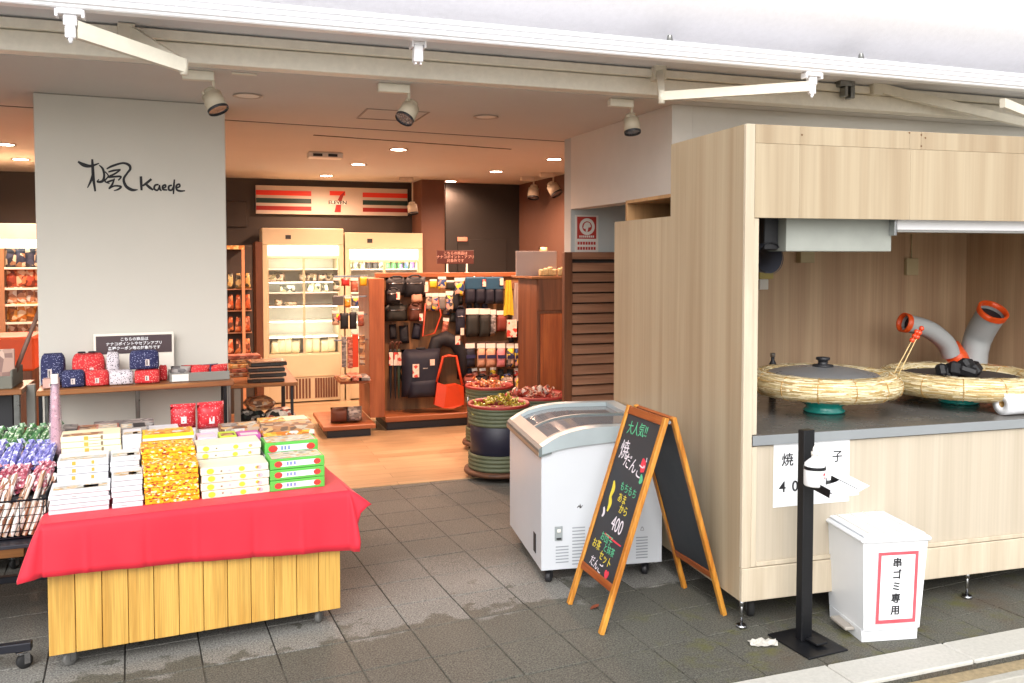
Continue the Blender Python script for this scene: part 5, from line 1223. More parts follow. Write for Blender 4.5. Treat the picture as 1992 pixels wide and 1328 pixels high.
a, b_ = SP(330, zt2(340, E1), E1), SP(447, zt2(440, E1), E1); hT = SP(340, 727, E1).z - a.z; gt = thing('grey_tray', 'long grey tray of small wrapped packs at the right of the side table', 'tray', PWd((a.x, E1, zT + .001)), PA); m_trg = plain('tray_grey', '#7d7a74', .7)
Wg = b_.x - a.x; bx('front_side', m_trg, gt, 0, Wg, 0, .006, 0, .05); bx('rear_side', m_trg, gt, 0, Wg, .2, .206, 0, .05); bx('end_side', m_trg, gt, 0, .006, .0065, .1995, 0, .05); bx('end_side', m_trg, gt, Wg - .006, Wg, .0065, .1995, 0, .05); bx('tray_floor', m_trg, gt, .0065, Wg - .0065, .0065, .1995, 0, .006)
bx('tray_card', m_white, gt, .012, .10, -.004, -.001, .004, .044, b=0)
for k, (f, mt, lb) in enumerate(((.10, m_greyp, 'dark silver pack'), (.28, m_redp, 'red pack'), (.42, m_redp, 'second red pack from the left'), (.58, m_navy, 'navy pack'), (.75, m_redp, 'rightmost red pack'))):
    o = M().puffy(.11, .05, .075, jit=.2, p=.3).build('wrapped_pack', mt); tag(o, lb + ' in the grey tray on the side table', 'pack', 'packs in the grey tray'); pplace(o, (a.x + Wg * f + .03, E1 + .07 + .03 * (k % 2), zT + .008), .2 * k - .3)
a, b_ = SP(183, 722, -.05), SP(338, 645, -.05); pf = thing('framed_notice', 'white framed dark notice leaning on the pillar above the gift pouches', 'notice', PWd((a.x, -.045, zT + .001)), PA)
Wn, Hn = b_.x - a.x, b_.z - zT; bx('frame_board', m_card, pf, 0, Wn, -.008, 0, 0, Hn, b=.002); zn = SP(183, 690, -.05).z - zT
bx('dark_panel', plain('notice_brown', '#4a3a3e', .4, var=.12, vs=3), pf, .012, Wn - .012, -.011, -.0085, zn, Hn - .014, b=0)
for k, s in enumerate(('こちらの商品は', 'ナナコポイントやセブンアプリ', '各種クーポン等の対象外です')): lettering(s, .0215, m_paper, pf, face_front(Wn / 2, -.0118, Hn - .036 - k * .026), offset=.0004)
# ================================================================ left display table and the goods behind it
ly = 5.35; a, b_ = PY(0, 765, ly), PY(42, 757, ly)
lt = thing('display_table', 'wooden display table cut off by the left edge beside the pillar', 'table', (b_.x, ly, 0))
bx('table_top', m_orange_x, lt, -.8, 0, 0, .4, b_.z - .03, b_.z, b=.003)
for x in (-.02, -.5): bx('leg', m_steel, lt, x - .03, x, .05, .08, 0, b_.z - .031, b=.002)
bx('dark_drape', m_dark, lt, -.78, -.06, .12, .3, 0, b_.z - .035, b=.01)
p = PY(60, 790, 5.5); gp = tag(bx('post', plain('post_grey', '#8f8d86', .5), None, p.x - .022, p.x + .022, 5.5, 5.54, 0, PY(60, 748, 5.5).z, b=.003), 'grey metal post between the left table and the side table', 'post'); gp.name = 'metal_post'
a2 = PY(0, 722, ly); gy = thing('grey_bin', 'grey felt bin of flat packs on the left display table', 'bin', (b_.x - .02, ly + .03, b_.z + .001)); hB = PY(20, 733, ly).z - b_.z; m_felt = plain('felt_grey', '#77766c', .9, var=.12)
bx('front_side', m_felt, gy, -.6, -.03, 0, .012, 0, hB, b=.003); bx('end_side', m_felt, gy, -.042, -.03, .013, .3, 0, hB + .03, b=.003); bx('bin_floor', m_felt, gy, -.6, -.043, .013, .3, 0, .01, b=0)
m_wrapb = printed('brown_wrap', ['#9a7468', '#b08c7c', '#86645a', '#c8a896', '#7a4e40'], (20, 20, 14))
for k in range(3):
    o = M().box(-.07, .07, -.012, .012, 0, .20, b=.004).build('flat_pack', m_wrapb, None, (b_.x - .12 - .16 * k, ly + .10 + .05 * k, b_.z + .014)); o.rotation_euler = (R(-12), 0, R(8 - 8 * k))
    tag(o, ['flat brown pack nearest the pillar', 'flat brown pack in the middle', 'flat brown pack at the picture edge'][k] + ' standing in the grey felt bin', 'pack', 'brown packs in the felt bin')
o = M().cyl((0, 0, 0), (.14, .10, .42), .012, .012, 8).build('display_rod', plain('rod_brown', '#7a5c50', .6), None, (b_.x - .075, ly + .16, b_.z + .03)); tag(o, 'slanting dark rod rising behind the grey felt bin', 'rod')
p0, p1 = PY(-60, 722, 6.9), PY(66, 655, 6.9); ob = thing('orange_counter', 'bright orange covered counter behind the left display table', 'counter', (p1.x, 6.9, 0)); m_ocl = plain('orange_cover', '#d9501f', .6, var=.12)
bx('cover', m_ocl, ob, -1.6, 0, 0, .5, PY(40, 722, 6.9).z, p1.z, b=.015); bx('body', m_brown_z, ob, -1.58, -.02, .02, .48, 0, PY(40, 722, 6.9).z - .001, b=.002)
# lit goods cabinet seen left of the pillar
cy = 8.9; a, b_ = PY(0, 434, cy), PY(80, 465, cy); zc0 = a.z
lc = thing('lit_cabinet', 'tall lit goods cabinet with pale header, left of the pillar', 'cabinet', (b_.x + .3, cy, 0)); cw = 2.2
bx('header', plain('cabinet_cream', '#d2c8b0', .5), lc, -cw, 0, 0, .5, b_.z, zc0, b=.004); z1 = PY(30, 482, cy).z
bx('light_panel', m_tube, lc, -cw + .02, -.02, .02, .06, z1, b_.z - .002, b=.002)
m_cabw = plain('cabinet_wood', '#a87a55', .5); bx('rear_panel', m_cabw, lc, -cw, 0, .48, .5, .02, z1 - .002, b=0); bx('end_panel', m_cabw, lc, -.02, 0, 0, .479, 0, z1 - .002, b=.002)
xp = PY(8, 550, cy).x - (b_.x + .3); bx('upright', m_cabw, lc, xp - .05, xp, 0, .02, 0, z1 - .002, b=.002)
shelfz = []
for py in (560, 592, 627, 655, 692, 520):
    z = PY(40, py, cy).z; shelfz.append(z); bx('shelf', m_card, lc, -cw + .02, -.021, .02, .475, z - .018, z, b=.002)
m_bag1 = printed('snack_bag_dark', ['#2a3044', '#3a4258', '#c8b8a0', '#1f2433', '#8a6a50'], (22, 22, 22)); m_bag2 = printed('snack_bag_rust', ['#8a3a24', '#a2482c', '#c87a52', '#6a2c1c', '#d8b090'], (22, 22, 22)); m_bag3 = printed('snack_bag_gold', ['#c07a2a', '#a8641f', '#d89a4a', '#7a4a1c', '#d8c0a0'], (22, 22, 22)); m_bag4 = printed('snack_bag_brown', ['#8a5a40', '#a87858', '#6a4230', '#c8a890', '#d8d0c8'], (22, 22, 22))
gi = 0
for ri, (z, mt, hh, nm) in enumerate(((shelfz[5], m_bag1, .20, 'dark blue'), (shelfz[0], m_bag2, .19, 'rust red'), (shelfz[1], m_bag4, .17, 'brown'), (shelfz[2], m_bag3, .20, 'golden'), (shelfz[3], m_bag4, .13, 'small brown'))):
    for k in range(4):
        px = (18, 36, 54, 72)[k]; x = PY(px + 4, 550, cy + .05).x
        o = M().puffy(.105, .06, hh * .95, p=.35, jit=.15).build('snack_bag', mt, None, (x, cy + .1, z + .001), random.uniform(-.1, .1))
        tag(o, f'{nm} snack bag, {nth(k)} from the upright in the lit cabinet', 'snack bag', nm + ' snack bags in the lit cabinet'); gi += 1

# ================================================================ chilled cabinets on the rear wall
m_frbody = plain('fridge_cream', '#cdbf9f', .45, var=.05); m_frin = plain('fridge_inner', '#e4e6dc', .5); m_frgl = glassy('fridge_glass', '#c8d0d0', .02, .04)
def fridge(x0p, x1p, top, y, label, dark):
    a, b_ = PY(x0p, top, y), PY(x1p, top, y); x0, x1 = a.x, b_.x; w_ = x1 - x0; zt_ = a.z
    f = thing('chilled_cabinet', label, 'fridge', (x0, y, 0)); z_ = lambda py: PY((x0p + x1p) / 2, py, y).z
    dz = (top - 443) * .8; zh = z_(476 + dz); zl = z_(500 + dz)
    bx('header', m_frbody, f, 0, w_, 0, .55, zh + .001, zt_, b=.004); bx('light_panel', m_tube, f, .06, w_ - .06, .002, .05, zl + .02, zh - .01, b=.003)
    bx('side_panel', m_frbody, f, 0, .05, 0, .549, 0, zh, b=.003); bx('side_panel', m_frbody, f, w_ - .05, w_, 0, .549, 0, zh, b=.003)
    bx('rear_panel', m_frin, f, .051, w_ - .051, .53, .549, .1, zh, b=0); bx('top_panel', m_frbody, f, .051, w_ - .051, .06, .529, zl - .005, zl + .015, b=0)
    zb_ = z_(690); zg = z_(733); bx('lower_panel', m_frbody, f, .051, w_ - .051, 0, .529, zg + .001, zb_, b=.003); bx('plinth', m_frbody, f, .051, w_ - .051, .01, .529, .02, zg, b=.002)
    q = [w_ * .24, w_ * .56, w_ * .64, w_ * .9]
    gm = M()
    for u0, u1 in ((q[0], q[1]), (q[2], q[3])):
        for k in range(9): xx = u0 + (u1 - u0) * k / 8; gm.box(xx - .011, xx + .011, .004, .0095, z_(775), zg - .02)
    gm.build('grille_slots', plain('grille_dark', '#6a4430', .6), f, kind='stuff')
    for s in (0, 1):
        xa, xb = .052 + s * (w_ / 2 - .05), w_ / 2 + s * (w_ / 2 - .052); d = bx('door_glass', m_frgl, f, xa + .012, xb - .012, .012, .016, zb_ + .012, zl - .018, b=0)
        for u0, u1, v0, v1 in ((xa, xa + .0115, zb_ + .002, zl - .006), (xb - .0115, xb, zb_ + .002, zl - .006), (xa + .012, xb - .012, zb_ + .002, zb_ + .0115), (xa + .012, xb - .012, zl - .0175, zl - .006)): bx('door_rail', m_frbody, d, u0, u1, .005, .02, v0, v1, b=0)
    sz = []
    for py in (523, 548, 569, 595, 625, 655):
        z = z_(py); sz.append(z); bx('shelf', m_white, f, .052, w_ - .052, .06, .50, z - .012, z, b=0)
    sz.append(zb_)
    lo = bpy.data.lights.new('cabinet_light_fill', 'AREA'); lo.shape = 'RECTANGLE'; lo.size = w_ - .15; lo.size_y = .03; lo.energy = 2.0; lo.color = (1, .93, .75)
    lb = bpy.data.objects.new('cabinet_light_fill', lo); COL.objects.link(lb); lb.parent = f; lb.location = (w_ / 2, .05, zl - .03); lb.rotation_euler = (R(35), 0, 0)
    lo2 = lo.copy(); lo2.energy = 1.0; lb2 = bpy.data.objects.new('cabinet_light_fill', lo2); COL.objects.link(lb2); lb2.parent = f; lb2.location = (w_ / 2, .045, z_(655)); lb2.rotation_euler = (R(60), 0, 0)  # unseen fill light added low down to brighten the shelves
    for py in (595, 548, 625):
        lb3 = bpy.data.objects.new('cabinet_light_fill', lo2); COL.objects.link(lb3); lb3.parent = f; lb3.location = (w_ / 2, .045, z_(py) - .02); lb3.rotation_euler = (R(60), 0, 0)  # further unseen fill lights added at the middle shelves
    bx('fill_light_bar', m_white, f, .06, w_ - .06, .018, .04, z_(655) - .0, z_(655) + .012, b=.002)  # bar added to carry the lower fill light
    qx = PY((x0p * .68 + x1p * .32), top + 15, y).x - x0; bx('vent_plate', m_dark, f, qx - .03, qx + .03, -.003, -.0005, z_(465 + dz), z_(457 + dz), b=0)
    return f, x0, w_, sz
FY = 10.0
f1, fx1, fw1, sz1 = fridge(510, 668, 443, FY, 'left chilled cabinet with bright header and nearly empty shelves', 0)
f2, fx2, fw2, sz2 = fridge(671, 822, 452, FY, 'right chilled cabinet with bright header behind the goods stand', 1)
bx('side_frame', m_brown_z, f1, -.075, -.002, .0, .55, 0, PY(505, 470, FY).z, b=.003)
m_pale = printed('chilled_pack', ['#d8d4c0', '#b8b098', '#3a4038', '#e8e4d8', '#8a9070'], (30, 30, 30)); m_bott = printed('bottle_row', ['#3a5a8a', '#2a6a3a', '#8a6ac8', '#4a8a5a', '#c8d0d0'], (25, 25, 8))
def fg(px, si, w_, h_, mt, lb, nm='chilled_pack', yy=.12):
    x = PY(px, 560, FY + yy).x; o = M().puffy(w_, .07, h_, p=.3, jit=.1).build(nm, mt, None, (x, FY + yy + .05, sz1[si] + .001)); tag(o, lb, 'food pack', 'packs in the chilled cabinet')
for px, si, w_, h_, lb in ((531, 1, .10, .085, 'dark chilled pack, upper shelf at far left'), (545, 1, .12, .10, 'second dark chilled pack on the upper shelf'), (590, 1, .09, .09, 'dark chilled pack beside the cabinet door post'), (608, 1, .13, .09, 'dark chilled pack right of the door post'), (628, 1, .09, .085, 'small dark chilled pack, upper right shelf'), (643, 1, .1, .09, 'last dark chilled pack on the upper right shelf')):
    fg(px, si, w_, h_, m_pale, lb)
for px, si, w_, h_, lb in ((560, 2, .17, .08, 'dark tray on the third chilled shelf'), (605, 2, .08, .10, 'pale carton on the third chilled shelf, left one'), (618, 2, .08, .10, 'pale carton on the third chilled shelf, middle one'), (634, 2, .08, .11, 'pale carton on the third chilled shelf, right one'), (542, 3, .09, .07, 'pale pack on the fourth chilled shelf'), (565, 3, .15, .04, 'low flat pack on the fourth chilled shelf')):
    fg(px, si, w_, h_, m_pale, lb)
for k, px in enumerate((535, 547, 560, 575, 600, 615, 632, 645)):
    fg(px, 6, .10, .15 + .03 * (k % 3), plain('yogurt_white', '#d8d4b8', .5), 'pale bottle, ' + nth(k) + ' from the left, at the foot of the left chilled cabinet', 'chilled_bottle')
for k in range(11):
    x = fx2 + .08 + k * (fw2 - .16) / 10; mt = (m_pale, m_pale, m_pale, m_dark, m_dark, m_pale, m_bott, m_bott, m_bott, m_bott, m_bott)[k]
    o = M().lathe([(0, 0), (.03, 0), (.032, .01), (.032, .09), (.015, .115), (.015, .13), (0, .13)], 12).build('drink_bottle', mt, None, (x, FY + .2, sz2[0] + .001)); tag(o, 'drink bottle, ' + nth(k) + ' from the left, on the top shelf of the right chilled cabinet', 'bottle', 'bottles in the right chilled cabinet')

# ================================================================ hanging rack beside the cabinet
ry = 9.3; a, b_ = PY(442, 700, ry), PY(478, 485, ry); hr = thing('goods_rack', 'narrow rack of hanging orange packs between the pillar and the chilled cabinet', 'rack', (a.x, ry, 0)); rw_ = PY(490, 600, ry).x - a.x
px_ = PY(477, 600, ry).x - a.x; bx('post', plain('rack_pale', '#c98f68', .5), hr, px_ - .03, px_, 0, .03, 0, b_.z, b=.002); bx('rear_panel', m_darkwall, hr, -.3, rw_ + .02, .25, .27, 0, b_.z + .05, b=0); bx('crown', m_trayc, hr, -.3, px_, 0, .24, b_.z + .001, b_.z + .04, b=.003)
for py in (562, 604, 647, 690): z = PY(460, py, ry).z; bx('shelf', m_brown, hr, -.3, rw_, .031, .249, z - .01, z, b=.001)
m_opk = printed('orange_hang', ['#b8582c', '#c87a4a', '#8a4a30', '#d89a78', '#5a3828'], (24, 24, 24))
for r_i, py in enumerate((562, 604, 647, 690)):
    for k, px in enumerate((449, 464, 482)):
        z = PY(460, py, ry).z; o = M().puffy(.07, .05, .16, taper=.6, p=.35).build('hanging_pack', m_opk if r_i else printed('yellow_hang', ['#b89a5a', '#3a3a30', '#c8b078', '#6a6a58'], (24, 24, 24)), None, (PY(px, py, ry).x, ry + .06, z + .001))
        tag(o, ('orange' if r_i else 'yellowish') + ' wrapped pack, ' + ('left', 'middle', 'right')[k] + ' on the ' + ('top', 'second', 'third', 'bottom')[r_i] + ' shelf of the narrow rack', 'pack', 'packs on the narrow rack')

# ================================================================ low display table with stacked trays and folded cloths
my = 6.45; a, b_ = PY(492, 752, my), PY(580, 743, my); mt_ = thing('low_table', 'low wooden display table with stacked dark trays, right of the pillar', 'table', (a.x, my, 0)); mz = b_.z; mw = b_.x - a.x
bx('table_top', m_orange_x, mt_, -.28, mw, 0, 1.1, mz - .025, mz, b=.004)
p = PY(463, 790, my); bx('leg', plain('post_grey', '#8f8d86', .5), mt_, p.x - a.x - .025, p.x - a.x + .02, .02, .06, 0, mz - .026, b=.002); bx('leg', m_dark, mt_, -.27, -.24, 1.0, 1.04, 0, mz - .026, b=.002); bx('leg', m_dark, mt_, mw - .04, mw - .01, 1.0, 1.04, 0, mz - .026, b=.002)
bx('lower_shelf', m_orange_x, mt_, -.16, mw - .03, .03, 1.0, .34, .36, b=.002)
bx('leg', m_dark, mt_, mw - .05, mw - .03, .04, .07, 0, mz - .026, b=.002)
m_tray_k = plain('black_tray', '#26221f', .3, coat=.4); m_tray_t = plain('tray_clear_lid', '#c09a80', .2, coat=.4)
for k in range(4):
    z = mz + .001 + k * .038; o = M().box(-.13, .13, -.1, .1, 0, .024, 0, b=.004).box(-.127, .127, -.098, .098, .0245, .035, 1, b=.004).build('food_tray', [m_tray_k, m_tray_t], None, (PY(520, 740, my + .14).x + .012 * (k % 2) - .01, my + .15 + .012 * k, z), .04 * (k - 1))
    tag(o, 'black tray with clear lid, ' + ['bottom', 'second from the bottom', 'third from the bottom', 'top'][k] + ' of the stack on the low table', 'tray', 'stacked trays')
for k in range(5):
    o = M().box(-.12, .12, -.08, .08, 0, .028, 0, b=.004).build('flat_box', [m_brownp, m_rustp, m_trayc][k % 3] if k < 9 else None, None, (PY(475, 715, my + .5).x + .02 * (k % 2), my + .5 + .03 * k, mz + .001 + .030 * k), .1 * (k % 3)); tag(o, 'brown flat box, ' + ['bottom', 'second', 'third', 'fourth', 'top'][k] + ' of the pile at the back of the low table', 'box', 'flat boxes on the low table')
m_bw = printed('floral_cloth', ['#14181a', '#1d2222', '#c9c4ba', '#22302c', '#0f1212', '#6a6a66'], (38, 38, 38), .9); m_bw2 = printed('pale_floral_cloth', ['#d8d0c4', '#c8c0b4', '#2a2a28', '#e0d8cc', '#a85a4a'], (34, 34, 34), .9)
for k, (px, py, mtt, lb) in enumerate(((488, 830, m_bw, 'dark floral folded cloth, lowest left'), (545, 805, m_bw2, 'pale floral folded cloth at the front'), (488, 803, m_bw, 'dark floral folded cloth in the middle of the pile'), (545, 830, m_bw, 'dark floral folded cloth under the pale one'), (505, 784, m_brownp, 'brown folded cloth on top of the pile'))):
    z = .361 + .088 * (0, 1, 1, 0, 2)[k]; o = M().box(-.10, .10, -.1, .1, 0, .086, b=.035).build('folded_cloth', mtt, None, (PY(px, py, my + .13).x, my + .13 + .02 * (0, 0, 1, 0, 1)[k], z), .06 * k); tag(o, lb + ' on the low table shelf', 'cloth', 'folded cloths')
# ================================================================ goods stand (gondola)
gy0, gyp = 8.12, 8.46
a, b_ = PY(747, 838, gy0), PY(1050, 530, gy0); gxl = PY(748, 600, gy0).x; gxr = PY(1054, 600, gy0).x; gzt = PY(900, 530, gyp).z
gd = thing('goods_stand', 'orange-brown wooden goods stand hung with bags and small goods', 'display stand', (gxl, gy0, 0)); gw = gxr - gxl
m_st = wood('stand_wood', '#8c4c2c', '#a8643c', 'Z', 12, 10, .42, fine=.2); m_stx = wood('stand_wood_board', '#904f2e', '#ac683e', 'X', 12, 10, .42, fine=.2); m_slat_ = wood('slat_board', '#6e4a2c', '#8a6038', 'Z', 12, 10, .5, fine=.2)
bx('plinth', m_dark, gd, .02, gw - .02, .03, .6, 0, .085, b=.002); bx('base_shelf', m_stx, gd, .0, gw, -.02, .62, .086, .135, b=.004)
bx('back_panel', m_slat_, gd, .02, gw - .02, gyp - gy0, gyp - gy0 + .04, .1355, gzt - .045, b=0); bx('top_rail', m_stx, gd, -.02, gw, gyp - gy0 - .03, gyp - gy0 + .06, gzt - .044, gzt, b=.003)
ux = PY(718, 600, gy0).x - gxl
bx('end_panel', m_st, gd, ux, -.001, -.0, .60, .1355, gzt - .0445, b=.004); bx('upright', m_st, gd, gw - .10, gw - .03, .0, .5, .1355, gzt - .0445, b=.004)
mx = PY(902, 600, gyp).x - gxl; bx('divider', m_st, gd, mx - .02, mx + .02, gyp - gy0 - .03, gyp - gy0 - .001, .1355, gzt - .045, b=.002)
for py in (545, 603, 660, 725): z = PY(980, py, gyp).z; bx('slat_rail', m_brown, gd, mx + .021, gw - .101, gyp - gy0 - .012, gyp - gy0 - .001, z - .09, z - .012, b=.002)
for py in (604, 662): z = PY(1030, py, 8.25).z; bx('small_shelf', m_stx, gd, PY(1017, py, 8.2).x - gxl, gw - .101, .08, .3, z - .03, z, b=.002)
ex0 = PY(628, 840, 7.95).x - gxl
bx('side_plinth', m_dark, gd, ex0 + .04, ux - .02, -.16, .55, 0, .075, b=.002); bx('side_base', m_stx, gd, ex0, ux + .02, -.2, .6, .0755, .115, b=.004)
for py in (737, 745): pass
z = PY(690, 740, 8.0).z; bx('side_shelf', m_stx, gd, PY(662, 740, 8.0).x - gxl, ux - .001, -.12, .3, z - .03, z, b=.003)
for py in (537, 576, 611, 660):
    z = PY(720, py, 8.2).z; bx('peg_bar', m_chrome, gd, PY(650, py, 8.2).x - gxl, ux - .001, .09, .105, z - .008, z + .008, b=.002)
m_gtag = printed('white_red_tag', ['#e4c8b4', '#e8d4c4', '#c84438', '#e8d4c4'], (30, 30, 30))
HG = 0
def hang(px0, py0, px1, py1, y, d, mat, label, cat, kind='soft', name=None, grp='goods hanging on the wooden stand', tagat=None):
    global HG
    a, b_ = PY(px0, py1, y), PY(px1, py1, y); t_ = PY(px0, py0, y); w_, h_ = b_.x - a.x, t_.z - a.z; mb = M(); HG += 1
    if kind == 'soft':
        mb.puffy(w_, d, h_ * .92, p=.35, jit=.15)
        if d >= .06: mb.tube([(-w_ * .4, -d * .36, h_ * .62), (-w_ * .2, -d * .48, h_ * .63), (w_ * .2, -d * .48, h_ * .63), (w_ * .4, -d * .36, h_ * .62)], .006, 5, 3).tube([(-w_ * .3, 0, h_ * .9), (-w_ * .15, -d * .2, h_ * .99), (w_ * .15, -d * .2, h_ * .99), (w_ * .3, 0, h_ * .9)], .009, 5, 0)
    elif kind == 'pack':
        mb.puffy(w_, d, h_ * .8, p=.3, jit=.08); mb.box(-w_ * .48, w_ * .48, -.003, .003, h_ * .795, h_, 1)
    elif kind == 'cloth':
        vs = []; n = 9
        for k in range(5):
            for i in range(n): u = i / (n - 1) - .5; v = k / 4; vs.append((u * w_ * (.55 + .45 * v) , .012 * math.sin(i * 1.9 + v * 2) , h_ * (1 - v) - (.06 * h_ * abs(u) if k == 4 else 0)))
        mb.add(vs, [(k * n + i, k * n + i + 1, (k + 1) * n + i + 1, (k + 1) * n + i) for k in range(4) for i in range(n - 1)], 0, True); mb.add([(x, yy + .008, z) for x, yy, z in vs], [(k * n + i, k * n + i + 1, (k + 1) * n + i + 1, (k + 1) * n + i) for k in range(4) for i in range(n - 1)], 0, True)
    elif kind == 'card': mb.box(-w_ / 2, w_ / 2, -d / 2, d / 2, 0, h_, 0, b=.002)
    elif kind == 'short':
        mb.puffy(w_ * .52, d, h_ * .6, p=.25, c=(-w_ * .25, 0)).puffy(w_ * .52, d, h_ * .6, p=.25, c=(w_ * .25, 0)).box(-w_ * .5, w_ * .5, -d * .42, d * .42, h_ * .5, h_ * .97, 1, b=.012)
    if tagat: u, v = tagat; mb.box(w_ * u - .018, w_ * u + .018, -d / 2 - .006, -d / 2 - .003, h_ * v - .035, h_ * v + .035, 2)
    mb.cyl((0, 0, h_ * .97), (0, min(.3, gyp - y), h_ * .99), .003, n=5, mi=3)
    o = mb.build(name or 'hanging_' + cat.replace(' ', '_'), (mat if isinstance(mat, list) else [mat, m_card]) + [m_gtag, m_chrome] if isinstance(mat, list) and len(mat) > 1 else [mat if not isinstance(mat, list) else mat[0], m_card, m_gtag, m_chrome], None, ((a.x + b_.x) / 2, y, a.z))
    return tag(o, label, cat, grp)
m_blk_c = plain('black_nylon', '#16161c', .7, var=.2, vs=20); m_navy_c = plain('navy_nylon', '#181a2a', .7, var=.15, vs=20); m_ora_c = plain('orange_vinyl', '#cc4018', .5, var=.06); m_olive = plain('olive_black', '#22231f', .7); m_bro = plain('brown_leather', '#5a2f1f', .6); m_pinky = plain('pink_pack', '#d9888c', .6, var=.15, vs=20); m_pale_p = plain('peach_pack', '#d8a284', .6, var=.15, vs=20); m_multi = printed('multi_pack', ['#2a4478', '#d8b49a', '#e8c83a', '#8a7a70', '#d89a8a', '#4a4a50'], (28, 28, 28)); m_yel_c = plain('yellow_towel', '#c9ac28', .85, var=.2, vs=14); m_gre_c = plain('grey_towel', '#a08f88', .85, var=.15); m_blu_c = plain('teal_blue_cloth', '#1f4a66', .85, var=.2, vs=10); m_redbr = plain('red_brown_pack', '#7c3527', .6)
hy = 8.32
hang(750, 537, 792, 575, hy, .10, m_blk_c, 'black waist bag at the upper left of the goods stand', 'bag'); hang(786, 535, 828, 578, hy - .03, .10, m_blk_c, 'second black waist bag, right of the first at the top', 'bag', tagat=(.48, .4)); hang(752, 560, 778, 590, hy - .08, .07, m_blk_c, 'small black pouch hanging under the waist bags', 'pouch', tagat=(.3, .5))
hang(800, 563, 822, 588, hy - .05, .05, m_pale_p, 'pinkish card pack below the second waist bag', 'pack', 'pack'); hang(748, 590, 793, 625, hy, .08, m_olive, 'wide olive black pouch on the second row', 'pouch'); hang(795, 588, 820, 624, hy, .07, m_bro, 'brown rounded pouch beside the olive black pouch', 'pouch', tagat=(.4, .2))
for k, (x0, x1, y0, y1, mt, lb) in enumerate(((828, 840, 570, 604, m_multi, 'blue and white packet'), (840, 853, 570, 604, m_multi, 'packet with a yellow face'), (853, 867, 570, 603, plain('grey_pack_p', '#77706a', .5), 'grey packet'), (867, 882, 566, 606, m_multi, 'mixed colour packet'), (836, 850, 543, 560, plain('yellow_card', '#d8b028', .5), 'yellow card'), (852, 868, 538, 562, m_multi, 'patterned packet on the top row'), (868, 884, 545, 563, m_olive, 'dark green pouch on the top row'), (884, 902, 540, 575, m_multi, 'red and white striped packet'))): hang(x0, y0, x1, y1, hy, .03, mt, lb + ' in the middle of the goods stand', 'packet', 'pack')
hang(876, 552, 893, 606, hy + .02, .05, m_blk_c, 'black strap hanging behind the striped packet', 'strap'); hang(886, 595, 905, 650, hy, .06, m_navy_c, 'dark blue pouch by the middle post of the stand', 'pouch', tagat=(.1, .1))
# orange lanyard
p = [PY(x_, y_, hy) for x_, y_ in ((828, 590), (822, 654), (846, 648), (858, 612), (852, 585))]; o0 = p[1]
tag(M().tube([q - o0 for q in p], .008, 5).build('lanyard', m_ora_c, None, o0), 'orange lanyard looped on the goods stand above the black bag', 'lanyard')
# umbrellas
for k, (px, lb, mt) in enumerate(((758, 'black folded umbrella, leftmost on the goods stand', m_blk_c), (767, 'dark umbrella with pink tag, second from the stand post', m_blk_c), (774, 'dark green umbrella beside the backpack', plain('umbrella_green', '#2c4030', .7)))):
    t_ = PY(px, 668, hy - .02); u_ = PY(px + 2, 778, hy - .02); L = t_.z - u_.z; um = thing('umbrella', lb, 'umbrella', (u_.x, hy - .02, u_.z))
    M().lathe([(0, .0), (.006, .03), (.013, L * .35), (.022, L * .8), (.012, L * .9), (0, L * .92)], 10).build('canopy', mt, um); M().tube([(0, 0, L * .9), (0, 0, L), (.02, 0, L + .02), (.03, 0, L)], .008, 6).build('handle', m_bro, um)
    bx('tag_card', m_gtag, um, -.02, .02, -.03, -.026, L * .62, L * .85, b=0)
# backpack
p0, p1 = PY(780, 772, hy - .04), PY(856, 672, hy - .04); bpk = thing('backpack', 'large navy backpack hanging low on the goods stand', 'backpack', ((p0.x + p1.x) / 2, hy - .05, p0.z)); w_, h_ = p1.x - p0.x, p1.z - p0.z
M().puffy(w_, .22, h_ * .95, p=.28, nx=10, nz=10).build('body', m_navy_c, bpk); M().puffy(w_ * .75, .10, h_ * .38, p=.3, c=(0, -.08)).build('front_pocket', m_navy_c, bpk); M().torus((0, 0, h_ * .96), .04, .01, 16, 6, sy=.3).build('carry_loop', m_blk_c, bpk)
M().tube([(-w_ * .3, .06, h_ * .9), (-w_ * .5, .09, h_ * .5), (-w_ * .35, .08, .05)], .012, 6).build('shoulder_strap', m_blk_c, bpk)
bx('paper_tag', m_gtag, bpk, -w_ * .28, -w_ * .12, -.128, -.124, h_ * .42, h_ * .68, b=0); bx('round_badge', m_gtag, bpk, w_ * .16, w_ * .28, -.12, -.116, h_ * .64, h_ * .76, b=.001); bx('brand_strip', m_greyp, bpk, -w_ * .02, w_ * .1, -.128, -.125, h_ * .58, h_ * .60, b=0)
# duffel with arched strap
p0, p1 = PY(828, 690, hy), PY(905, 645, hy); df = thing('duffel_bag', 'black duffel bag with arched handle behind the orange bag', 'bag', ((p0.x + p1.x) / 2, hy + .02, p0.z)); w_, h_ = p1.x - p0.x, p1.z - p0.z
M().tube([(-w_ * .42, 0, -h_ * 1.2), (-w_ * .40, 0, -.05), (-w_ * .2, 0, h_ * .6), (0, 0, h_ * .72), (w_ * .25, 0, h_ * .5), (w_ * .45, 0, -.02), (w_ * .42, 0, -h_ * 1.2)], [.04, .05, .075, .08, .07, .06, .05], 8).build('body', m_blk_c, df); bx('paper_tag', m_gtag, df, w_ * .2, w_ * .32, -.09, -.086, h_ * .45, h_ * .85, b=0)
